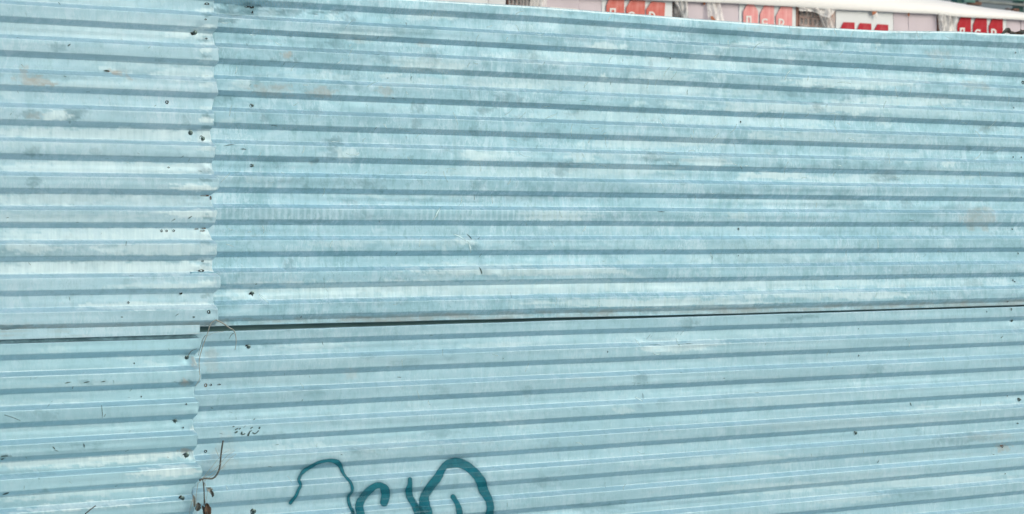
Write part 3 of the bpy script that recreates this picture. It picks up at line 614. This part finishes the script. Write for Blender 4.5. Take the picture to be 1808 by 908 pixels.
def red_mat(name, col, fade, tone):
    q = NT(name); st = q.noise(1.0, q.co((60, 60, 2.5)), 4, .7); bl = q.noise(9, None, 4, .6)
    f = q.math('MULTIPLY', q.ramp(st, .35, .7), fade)
    c = q.mix(f, C(*col), C(*tone)); c = q.mix(q.ramp(bl, .45, .75, 0, fade*.8), c, C(.80, .55, .55)); q.l(c, q.b.inputs['Base Color']); q.b.inputs['Roughness'].default_value = .6; q.b.inputs['Specular IOR Level'].default_value = .25; return q.m
M_red = [red_mat('faded_orange_red', (.54, .12, .10), .5, (.74, .34, .32)), red_mat('faded_pink_red', (.68, .24, .25), .75, (.86, .52, .56)),
         red_mat('red_print', (.42, .006, .03), .22, (.5, .10, .12)), red_mat('bright_red_print', (.40, .001, .018), .08, (.5, .12, .14))]

def panel(name, x0, x1, y0, y1, mat, parent, dy=0.0, bulge=.006, seed=0, th=.008):
    "wrinkled wrapped board between photo columns x0..x1, from y0 down to y1"
    a = pk(x0, y0, dy); b = pk(x1, y0, dy); zt0, zt1 = a[2], pk(x1, y0+(x1-x0)*.052, dy)[2]; zb = min(pk(x0, y1, dy)[2], pk(x1, y1, dy)[2])
    nx, nz = 10, 10; V = []
    for j in range(nz+1):
        for i in range(nx+1):
            s_, t_ = i/nx, j/nz; x = a[0]+(b[0]-a[0])*s_; z = (zt0+(zt1-zt0)*s_)*(1-t_)+zb*t_
            y = YP+dy-bulge*math.sin(s_*math.pi)*.7-bulge*.8*mnoise.noise((x*7, z*7, seed)); V.append((x, y, z))
    n1 = len(V); V += [(x, y+th, z) for x, y, z in V]; Fc = []
    for j in range(nz):
        for i in range(nx):
            k = j*(nx+1)+i; q = (k, k+nx+1, k+nx+2, k+1); Fc.append(q); Fc.append(tuple(n1+v for v in q[::-1]))
    top = list(range(nx+1)); bot = [nz*(nx+1)+i for i in range(nx+1)]; lf = [j*(nx+1) for j in range(nz+1)]; rt = [v+nx for v in lf]
    for L_ in (top, lf): Fc += [(L_[i], L_[i+1], L_[i+1]+n1, L_[i]+n1) for i in range(len(L_)-1)]
    for L_ in (bot, rt): Fc += [(L_[i+1], L_[i], L_[i]+n1, L_[i+1]+n1) for i in range(len(L_)-1)]
    return mesh_obj(name, V, Fc, mat, parent)
def flat(name, pts, mat, parent, dy, th=.002):
    V = [pk(x, y, dy) for x, y in pts]; n = len(V); V2 = V+[(x, y+th, z) for x, y, z in V]
    Fc = [tuple(range(n))[::-1], tuple(range(n, 2*n))]+[(i, (i+1) % n, (i+1) % n+n, i+n) for i in range(n)]
    return mesh_obj(name, V2, Fc, mat, parent)
def ringpoly(cx, cy, r0, r1, a0, a1, n=14):
    o_ = [(cx+r1*math.cos(a0+(a1-a0)*i/n), cy-r1*math.sin(a0+(a1-a0)*i/n)) for i in range(n+1)]
    i_ = [(cx+r0*math.cos(a0+(a1-a0)*i/n), cy-r0*math.sin(a0+(a1-a0)*i/n)) for i in range(n+1)]
    return o_+i_[::-1]
def letters(parent, dy, P, Cc, R, st=2.9):
    x0, x1, y = P; t = st
    flat('letter', [(x0, y+22), (x0, y), (x1, y), (x1, y+22), (x1-t, y+22), (x1-t, y+t), (x0+t, y+t), (x0+t, y+22)], M_letter, parent, dy)
    cx, cy, r = Cc; flat('letter', ringpoly(cx, cy+1, r-t, r, .5, 2*math.pi-.5), M_letter, parent, dy)
    x0, x1, y = R; r = (x1-x0)*.62
    flat('letter', [(x0, y+20), (x0, y), (x0+t, y), (x0+t, y+20)], M_letter, parent, dy)
    flat('letter', ringpoly(x1-r, y+r, r-t, r, -math.pi/2, math.pi/2)[:]+[], M_letter, parent, dy)
    flat('letter', [(x0+t, y), (x1-r, y), (x1-r, y+t), (x0+t, y+t)], M_letter, parent, dy-.0006)

BRK = None
def brick_mesh():
    "end of a perforated brick: frame and ribs proud of a recessed dark core"
    V, Fc = [], []
    def bx(x0, x1, y0, y1, z0, z1, mi):
        b = len(V); V.extend([(x, y, z) for z in (z0, z1) for y in (y0, y1) for x in (x0, x1)])
        Fc.extend([(tuple(b+i for i in f), mi) for f in ((0, 2, 3, 1), (4, 5, 7, 6), (0, 1, 5, 4), (2, 6, 7, 3), (0, 4, 6, 2), (1, 3, 7, 5))])
    w_, h_ = .060, .0325
    bx(-w_, w_, .012, .24, -h_, h_, 1)
    bx(-w_, w_, 0, .0125, h_-.010, h_, 0); bx(-w_, w_, 0, .0125, -h_, -h_+.010, 0)
    for x in (-w_+.006, -.020, .020, w_-.006): bx(x-.006, x+.006, .0005, .012, -h_+.010, h_-.010, 0)
    me = bpy.data.meshes.new('brick'); me.from_pydata(V, [], [f for f, m in Fc]); me.materials.append(M_brick); me.materials.append(M_void)
    for p, (f, m) in zip(me.polygons, Fc): p.material_index = m
    return me
BRK = brick_mesh()
def bricks(parent, x0, x1, ytop, dy=.04, rows=6):
    a, b = pk(x0, 0, dy)[0], pk(x1, 0, dy)[0]; zt = pk((x0+x1)/2, ytop, dy)[2]
    n = max(1, round((b-a)/.124)); 
    for r in range(rows):
        for i in range(n):
            o = bpy.data.objects.new('brick', BRK); c = (a+(i+.5)*(b-a)/n, YP+dy+rs.uniform(-.006, .012), zt-.036-.069*r)
            o.location = rel(parent, [c])[0]; o.scale = ((b-a)/n/.1245, 1, 1); o.rotation_euler = (0, rs.uniform(-.03, .03), rs.uniform(-.04, .04)); link(o, parent)
def film(parent, pts_top, pts_bot, mat, dy, fold=.02, n=(26, 14), seed=1, freq=14, name='plastic_film'):
    "gathered sheet of film between an upper and a lower edge (photo px)"
    V = []; nx, nz = n
    tx = np.linspace(0, 1, len(pts_top)); bx_ = np.linspace(0, 1, len(pts_bot))
    for j in range(nz+1):
        for i in range(nx+1):
            s_, t_ = i/nx, j/nz
            ax, ay = np.interp(s_, tx, [p[0] for p in pts_top]), np.interp(s_, tx, [p[1] for p in pts_top])
            bx2, by = np.interp(s_, bx_, [p[0] for p in pts_bot]), np.interp(s_, bx_, [p[1] for p in pts_bot])
            p = pk(ax+(bx2-ax)*t_, ay+(by-ay)*t_, dy)
            f_ = .55*fold*(math.sin(s_*freq+1.5*mnoise.noise((s_*3, t_*2, seed)))+1.2*mnoise.noise((s_*8, t_*4, seed+5)))
            V.append((p[0], p[1]-abs(fold)-f_, p[2]))
    Fc = [(j*(nx+1)+i, (j+1)*(nx+1)+i, (j+1)*(nx+1)+i+1, j*(nx+1)+i+1) for j in range(nz) for i in range(nx)]
    o = mesh_obj(name, V, Fc, mat, parent, True); return o

def pack(x0, x1, ytop, label):
    X0, X1 = pk(x0, 0)[0], pk(x1, 0)[0]
    e = empty('brick_pack', ((X0+X1)/2, YP+.5, Zbase)); setp(e, label, 'pack', 'wrapped brick packs in a row behind the fence')
    zt = pk((x0+x1)/2, ytop+(x1-x0)*.026)[2]
    box('core', X0+.02, X1-.02, YP+.03, YP+.95, Zbase, zt-.03, M_brick, e)
    return e
YB = 130
# 0: blank pale pack at the left end
p = pack(470, 893, -34, 'blank pale wrapped brick pack, left end of the row behind the fence')
for i, (a, b, m_) in enumerate(((470, 600, M_cart2), (600.6, 735, M_cart2), (735.6, 862, M_cart2), (862.6, 893, M_cart2))): panel('wrap_panel', a, b, -34+(a-470)*.052, YB, m_, p, 0, .006, i)
# 1
p = pack(952, 1187, -12, 'brick pack with faded orange-red emblems and pleated film at its left')
bricks(p, 897, 950, -8)
for i, (a, b) in enumerate(((952, 1021.6), (1022.2, 1062))): panel('wrap_panel', a, b, -12+(a-952)*.052, YB, M_cart, p, 0, .006, 10+i)
wp = panel('printed_panel', 1062.6, 1187, -6, YB, M_white, p, -.004, .002, 12)
flat('emblem', [(1070.7, 60), (1070.7, 10), (1076, -3), (1102, -2), (1102.6, 60)], M_red[0], wp, -.014)
flat('emblem', [(1105.8, 60), (1105.8, 14), (1114, -1), (1139, 1), (1138, 60)], M_red[0], wp, -.014)
flat('emblem', [(1141, 60), (1141, 17), (1150.5, 3), (1174.5, 5), (1172, 60)], M_red[0], wp, -.014)
letters(wp, -.0175, (1077, 1087.5, 14.5), (1115.5, 26, 6.5), (1146, 1157, 20.5))
film(p, [(895, -8), (955, -6)], [(897, 60), (948, 60)], M_film, .0, .016, (60, 8), 3, 60)
film(p, [(935, -6), (965, -6)], [(935, 60), (962, 60)], M_film2, -.012, .006, (16, 8), 4, 20)
flat('paper_label', [(971, 12), (1021, 16), (1021, 22), (971, 18)], M_letter, p, -.016)
# 2
p = pack(1212, 1409, 0, 'brick pack with pale washed-out pink emblems, second printed one')
bricks(p, 1188, 1211, 4, .10)
for i, (a, b) in enumerate(((1212, 1240.6), (1241.2, 1272), (1272.6, 1304.6))): panel('wrap_panel', a, b, 0+(a-1212)*.045, YB, M_cart, p, 0, .006, 20+i)
wp = panel('printed_panel', 1305, 1405, 4, YB, M_white, p, -.004, .002, 23)
panel('side_board', 1405.4, 1409, 9, YB, M_brick, p, .0, .001, 24)
flat('emblem', [(1312.4, 80), (1312.4, 20.4), (1319.8, 7), (1331, 7.4), (1338.4, 19.5), (1338.4, 80)], M_red[1], wp, -.014)
flat('emblem', [(1342, 80), (1342, 25), (1350, 9.7), (1366.7, 10.8), (1366.7, 80)], M_red[1], wp, -.014)
flat('emblem', [(1370.3, 80), (1370.3, 28), (1379, 11.5), (1399, 12.6), (1398, 80)], M_red[1], wp, -.014)
letters(wp, -.0175, (1317.7, 1327, 28), (1351, 37.5, 6), (1374.7, 1385, 33))
film(p, [(1186, 0), (1200, -1), (1214, 3)], [(1200, 26), (1206, 40), (1212, 60)], M_film2, -.005, .02, (20, 12), 7, 18)
film(p, [(1186, 2), (1208, 2)], [(1186, 60), (1208, 60)], M_film, .03, .02, (14, 10), 8, 11)
film(p, [(1246, 3), (1270, 3)], [(1250, 44), (1282, 60)], M_film2, -.016, .010, (18, 12), 9, 16)
flat('torn_scrap', [(1241, 1), (1247, 1), (1245, 8), (1242, 9)], M_orange, p, -.02); flat('torn_scrap', [(1264, 2), (1269, 2), (1270, 8), (1265, 12)], M_orange, p, -.02)
flat('torn_scrap', [(1254, 30), (1258, 28), (1264, 36), (1258, 37)], M_orange, p, -.045)
# 3
p = pack(1461, 1654, 11, 'brick pack with red emblems set low on its white panel, bare bricks at its left')
bricks(p, 1409.5, 1462, 14)
panel('wrap_panel', 1461, 1475.6, 11.6, YB, plain('brown_wrap', (.42, .36, .35), .5, 0, .4, 9, .8, .004), p, 0, .004, 30)
wp = panel('printed_panel', 1476, 1577, 17, YB, M_white, p, -.006, .002, 31)
for i, (a, b) in enumerate(((1577.5, 1603.6), (1604.2, 1654))): panel('wrap_panel', a, b, 18.5+(a-1577)*.045, YB, M_cart, p, 0, .006, 32+i)
panel('wrap_panel', 1476, 1576, 12.5, 19, M_cart, p, -.001, .002, 36)
flat('emblem', [(1470+9, 62), (1484.2, 51), (1489.6, 39.2), (1509, 40), (1509, 100), (1479, 100)], M_red[2], wp, -.014)
flat('emblem', [(1509.6, 62), (1513.8, 52), (1518.3, 40.8), (1538.5, 42), (1538.5, 100), (1509.6, 100)], M_red[2], wp, -.014)
flat('emblem', [(1539.2, 64), (1543.5, 54), (1549.6, 42.8), (1568.4, 44), (1568.4, 100), (1539.2, 100)], M_red[2], wp, -.014)
film(p, [(1409, 8), (1432, 10), (1455, 12), (1478, 14)], [(1409, 20), (1432, 21), (1452, 29), (1462, 34)], M_film2, -.02, .016, (40, 10), 11, 17)
film(p, [(1440, 20), (1462, 13)], [(1458, 64), (1477, 64)], M_film, -.01, .014, (24, 12), 12, 20)
film(p, [(1409.5, 18), (1462, 18)], [(1409.5, 60), (1462, 60)], film_mat('thin_film', .22), .025, .012, (24, 10), 13, 9)
flat('torn_scrap', [(1540, 21), (1546, 17), (1549, 19), (1547, 24), (1541, 27)], M_orange, p, -.035); flat('torn_scrap', [(1603, 21.5), (1607, 22), (1605, 30), (1603, 27)], M_orange, p, -.02)
flat('torn_scrap', [(1546, 24), (1549, 22), (1550, 28), (1547, 33)], M_letter, p, -.036); flat('torn_scrap', [(1467, 20), (1470, 24), (1470, 32), (1468, 28)], M_orange, p, -.02)
# 4
p = pack(1684, 1905, 28, 'brick pack with vivid red emblems at the right end, film bunched at its left')
bricks(p, 1655, 1683, 26, .08)
wp = panel('printed_panel', 1684, 1777, 26.5, YB, M_white, p, -.006, .002, 41)
for i, (a, b) in enumerate(((1777.5, 1802), (1802.6, 1850), (1850.6, 1905))): panel('wrap_panel', a, b, 31+(a-1777)*.045, YB, M_cart, p, 0, .006, 42+i)
for q in ([(1690.3, 100), (1690.3, 43.7), (1697, 30), (1714.5, 30.5), (1714.5, 100)], [(1718.3, 100), (1718.3, 44), (1724, 30.5), (1742.7, 31.5), (1742.7, 100)], [(1746.2, 100), (1746.2, 46), (1753, 31.5), (1770.8, 32.5), (1770.8, 100)]):
    flat('emblem', q, M_red[3], wp, -.014)
letters(wp, -.0175, (1695, 1703.6, 49), (1727, 56.5, 5.8), (1750, 1759.5, 51))
film(p, [(1654, 24), (1684, 27)], [(1656, 64), (1686, 64)], M_film2, -.004, .024, (34, 14), 14, 13)
film(p, [(1654, 22), (1676, 27)], [(1654, 44), (1672, 64)], M_film, -.03, .012, (24, 12), 15, 15)

# ------------------------------------------------------------------ white covering over the packs
M_tarp = plain('white_cover', (.88, .95, .985), .7, 0, .05, 2.5, .96, .004)
hem = [(420, -39), (880, -15), (1190, -1.5), (1300, 3.2), (1410, 9.5), (1450, 12.3), (1560, 17.5), (1655, 22.5), (1690, 27), (1740, 29.5), (1808, 33), (1960, 44)]
rid = [(420, -400), (1100, -150), (1350, -70), (1500, -30), (1640, -.5), (1700, 9), (1760, 19), (1808, 26.5), (1860, 36), (1960, 42)]
V = []; nx, nz = 150, 16
for i in range(nx+1):
    px = 420+(1960-420)*i/nx; hy = float(np.interp(px, [a for a, b in hem], [b for a, b in hem])); ry = float(np.interp(px, [a for a, b in rid], [b for a, b in rid])); ry = max(ry, hy-60-(1640-px)*.03 if px < 1500 else ry)
    h0 = np.array(pk(px, hy, -.05)); r0 = np.array(pk(px, ry, .45)); r0[0] = h0[0]
    for j in range(nz+1):
        t = j/nz
        if t < .62:
            a = t/.62; y = h0[1]+(r0[1]-h0[1])*(1-math.cos(a*math.pi/2)); z = h0[2]+(r0[2]-h0[2])*math.sin(a*math.pi/2)
        else:
            a = (t-.62)/.38; y = r0[1]+1.2*a; z = r0[2]+(h0[2]-.05-r0[2])*a*a
        nn = mnoise.noise((h0[0]*2.5, y*3, z*2))*.006; V.append((h0[0], y, z+nn*(1 if j else .6)))
Fc = [(i*(nz+1)+j, (i+1)*(nz+1)+j, (i+1)*(nz+1)+j+1, i*(nz+1)+j+1) for i in range(nx) for j in range(nz)]
b0 = len(V)                                   # hem turned down over the front
for i in range(nx+1):
    x, y, z = V[i*(nz+1)]; V.append((x, y+.012, z-.012))
Fc += [(i*(nz+1), b0+i, b0+i+1, (i+1)*(nz+1)) for i in range(nx)]
tp = mesh_obj('white_cover', V, Fc, M_tarp, None, True)
setp(tp, 'smooth white covering lying along the top of the brick packs', 'tarpaulin')

# ------------------------------------------------------------------ frame beyond the packs
M_green = plain('green_paint', (.05, .20, .19), .6, 0, .4, 8); M_beam = plain('weathered_beam', (.24, .30, .31), .75, .1, .6, 5, .55, .01)
M_brn = plain('rusty_bracket', (.16, .09, .07), .8, 0, .5, 20)
YF = 13.0
def fr(px, py, Y=YF): return plane_pt(px, py, Y)
e = empty('gantry', (fr(1760, 0)[0], YF, 0)); setp(e, 'grey beam on dark green posts beyond the right end of the brick packs', 'gantry')
def pbox(name, x0, x1, y0, y1, mat, th=.12, dy=0, toground=False):
    a, b = fr(x0, y0, YF+dy), fr(x1, y1, YF+dy); return box(name, a[0], b[0], YF+dy, YF+dy+th, 0 if toground else b[2], a[2], mat, e)
pbox('beam', 1728, 1900, 3.5, 14.5, M_beam, .10); pbox('post', 1690, 1701, -60, 0, M_green, .12, .14, True); pbox('post', 1799, 1807, -60, 0, M_green, .12, .14, True)
pbox('top_rail', 1690, 1900, -8, -.5, M_green, .08, .02); pbox('bracket', 1712, 1733, 2, 9.5, M_brn, .06, -.03); pbox('bracket', 1703, 1722, -1, 5, M_green, .06, -.06)
pbox('bracket', 1790, 1800, 14.6, 20, M_brn, .06, -.03); pbox('bracket', 1779, 1783, 14.6, 17, M_brn, .05, -.02)
# pale shed far behind, seen only as white shapes under the beam
M_shed = plain('white_cladding', (.78, .80, .80), .6, 0, .15, 1, .92)
e2 = empty('white_shed', (fr(1800, 0, 30)[0], 30, 0)); setp(e2, 'pale shed wall glimpsed under the grey beam', 'shed')
a, b = fr(1600, 16, 30), fr(2050, 16, 30)
box('wall', a[0], b[0], 30, 34, -.05, a[2], M_shed, e2)
box('roof', a[0]-.2, b[0]+.2, 29.8, 34.2, a[2], a[2]+.12, M_beam, e2)

# ------------------------------------------------------------------ dead plants
def tube(pts, r0, r1, n=6):
    P = [Vector(p) for p in pts]; V, Fc = [], []
    for i, p in enumerate(P):
        t = (P[min(i+1, len(P)-1)]-P[max(i-1, 0)]).normalized(); a = t.cross(Vector((.1, 1, .2))).normalized(); b = t.cross(a)
        r = r0+(r1-r0)*i/(len(P)-1)
        V += [tuple(p+a*(r*math.cos(2*math.pi*k/n))+b*(r*math.sin(2*math.pi*k/n))) for k in range(n)]
    for i in range(len(P)-1): Fc += [(i*n+k, i*n+(k+1) % n, (i+1)*n+(k+1) % n, (i+1)*n+k) for k in range(n)]
    Fc += [tuple(range(n))[::-1], tuple((len(P)-1)*n+k for k in range(n))]
    return V, Fc
def pxs(pts, dy=-.05):
    S = smooth([(x, y, (z if z is not None else dy)) for x, y, z in [(p[0], p[1], p[2] if len(p) > 2 else None) for p in pts]], 5)
    return [plane_pt(x, y, z) for x, y, z in S]
def stem(name, pts, r0, r1, mat, parent=None, dy=-.055):
    V, Fc = tube(pxs(pts, dy), r0, r1); return mesh_obj(name, V, Fc, mat, parent, True)
M_twig = plain('dry_twig', (.10, .125, .125), .85, 0, .5, 60, .45); M_straw = plain('dry_straw', (.30, .35, .34), .85, 0, .4, 60, .7); M_leaf = plain('dead_leaf', (.10, .07, .05), .8, 0, .5, 90, .4, .001)
M_dk = plain('dark_twig', (.05, .055, .06), .8, 0, .4, 60)
w1 = empty('dry_weed', (plane_pt(362, 900, -.06)[0], -.06, 0)); setp(w1, 'dry weed with curved grey twig and brown dead leaf at the lower left seam', 'weed')
gx0 = plane_pt(364, 940, -.06)
V, Fc = tube([(gx0[0]-.03, -.07, -.02), (gx0[0]-.02, -.065, .3), (gx0[0]-.005, -.06, .45), gx0, plane_pt(366, 925, -.06), plane_pt(361, 880, -.06), plane_pt(360, 852, -.06)], .0028, .0014)
mesh_obj('stem', V, Fc, M_twig, w1, True)
stem('twig', [(352, 848), (362, 845), (375, 845), (383, 838), (388, 825), (390, 805), (392, 790), (394, 778)], .0032, .0026, M_twig, w1, -.062)
for q in ([(352, 852), (368, 832), (390, 805), (404, 795)], [(356, 846), (380, 828), (400, 806), (415, 795)], [(360, 850), (385, 832), (398, 822)], [(386, 806), (380, 790)], [(350, 852), (346, 880), (348, 905)], [(361, 852), (366, 870), (362, 890)],
          [(388, 830), (404, 812), (417, 802)], [(342, 875), (338, 890), (334, 908)]):
    stem('twig', q, .0009, .0004, M_straw, w1, -.064)
stem('twig', [(358, 846), (360, 870), (360, 893)], .0014, .0012, M_twig, w1, -.066)
def leaf(name, cx, cy, w_, h_, ang, mat, parent, dy, seed):
    V, Fc = [], []; nx, nz = 6, 10; rr = random.Random(seed); c = plane_pt(cx, cy, dy); k = 1/560
    for j in range(nz+1):
        t = j/nz*2-1; ww = w_*k*math.sqrt(max(0, 1-t*t))*(1+.25*rr.uniform(-1, 1))+.0004
        for i in range(nx+1):
            s_ = i/nx*2-1; x = s_*ww; z = t*h_*k; y = -.006*abs(s_)*1.2+.004*mnoise.noise((s_*2, t*3, seed))+.006*t*t
            V.append((c[0]+x*math.cos(ang)-z*math.sin(ang), c[1]+y, c[2]+x*math.sin(ang)+z*math.cos(ang)))
    Fc = [(j*(nx+1)+i, j*(nx+1)+i+1, (j+1)*(nx+1)+i+1, (j+1)*(nx+1)+i) for j in range(nz) for i in range(nx)]
    o = mesh_obj(name, V, Fc, mat, parent, True); m = o.modifiers.new('s', 'SOLIDIFY'); m.thickness = .0008; return o
leaf('leaf', 366, 903, 5.5, 14, .05, M_leaf, w1, -.07, 1); leaf('leaf', 361, 905, 3, 12, .3, M_twig, w1, -.068, 2); leaf('leaf', 370, 865, 4, 5, .8, M_straw, w1, -.066, 3); leaf('leaf', 374, 872, 2, 6, .3, M_twig, w1, -.066, 4)
leaf('leaf', 349, 895, 4, 7, -.2, M_twig, w1, -.06, 5); leaf('leaf', 342, 885, 2, 10, .1, M_straw, w1, -.058, 6)
w2 = empty('dead_vine', plane_pt(381, 566, -.055)); setp(w2, 'thin dead vine hanging from the corner where the sheets meet', 'vine')
stem('stem', [(381, 565), (372, 572), (366, 590), (358, 612), (352, 635), (352, 655), (353, 668), (345, 682)], .0016, .0009, M_straw, w2, -.052)
stem('stem', [(381, 565), (392, 570), (405, 579), (412, 583), (416, 592), (417, 606), (415, 618)], .0024, .0008, M_straw, w2, -.056)
stem('twig', [(413, 588), (408, 592), (405, 598)], .0010, .0006, M_twig, w2, -.056)
stem('twig', [(363, 592), (357, 602), (350, 628)], .0010, .0006, M_twig, w2, -.053)
stem('twig', [(395, 585), (380, 587), (366, 593)], .0007, .0004, M_straw, w2, -.05)
stem('twig', [(331, 630), (338, 620), (348, 616)], .0012, .0006, M_twig, w2, -.05)
w3 = empty('dark_twig', (plane_pt(140, 930, -.07)[0], -.07, 0)); setp(w3, 'short dark twig poking up at the bottom left in front of the fence', 'twig')
p0 = plane_pt(140, 925, -.07)
V, Fc = tube([(p0[0]-.04, -.07, -.02), (p0[0]-.02, -.07, .3), p0, plane_pt(151, 907, -.07), plane_pt(161, 899, -.07), plane_pt(169, 893, -.07)], .0022, .0016); mesh_obj('stem', V, Fc, M_dk, w3, True)
# curled dead twig lying on the top edge at the far right
w4 = empty('dead_branch', plane_pt(1790, 62, .0)); setp(w4, 'curled dead branch with shrivelled leaves on the top edge at the far right', 'branch')
M_bark = plain('grey_bark', (.13, .125, .12), .9, 0, .6, 50, .35, .002)
stem('stem', [(1768, 61), (1776, 56), (1786, 57.5), (1798, 60), (1812, 57), (1830, 60)], .005, .006, M_bark, w4, -.005)
stem('twig', [(1770, 60), (1777, 52), (1782, 51.5), (1784, 56)], .0055, .003, M_twig, w4, -.012)
stem('twig', [(1784, 60), (1800, 56), (1815, 52)], .003, .002, M_bark, w4, -.004)
leaf('leaf', 1778, 54, 7, 5, .5, M_bark, w4, -.012, 7); leaf('leaf', 1803, 56, 7, 4, -.4, M_twig, w4, -.01, 8); leaf('leaf', 1795, 60, 8, 3, .2, M_leaf, w4, -.014, 9)
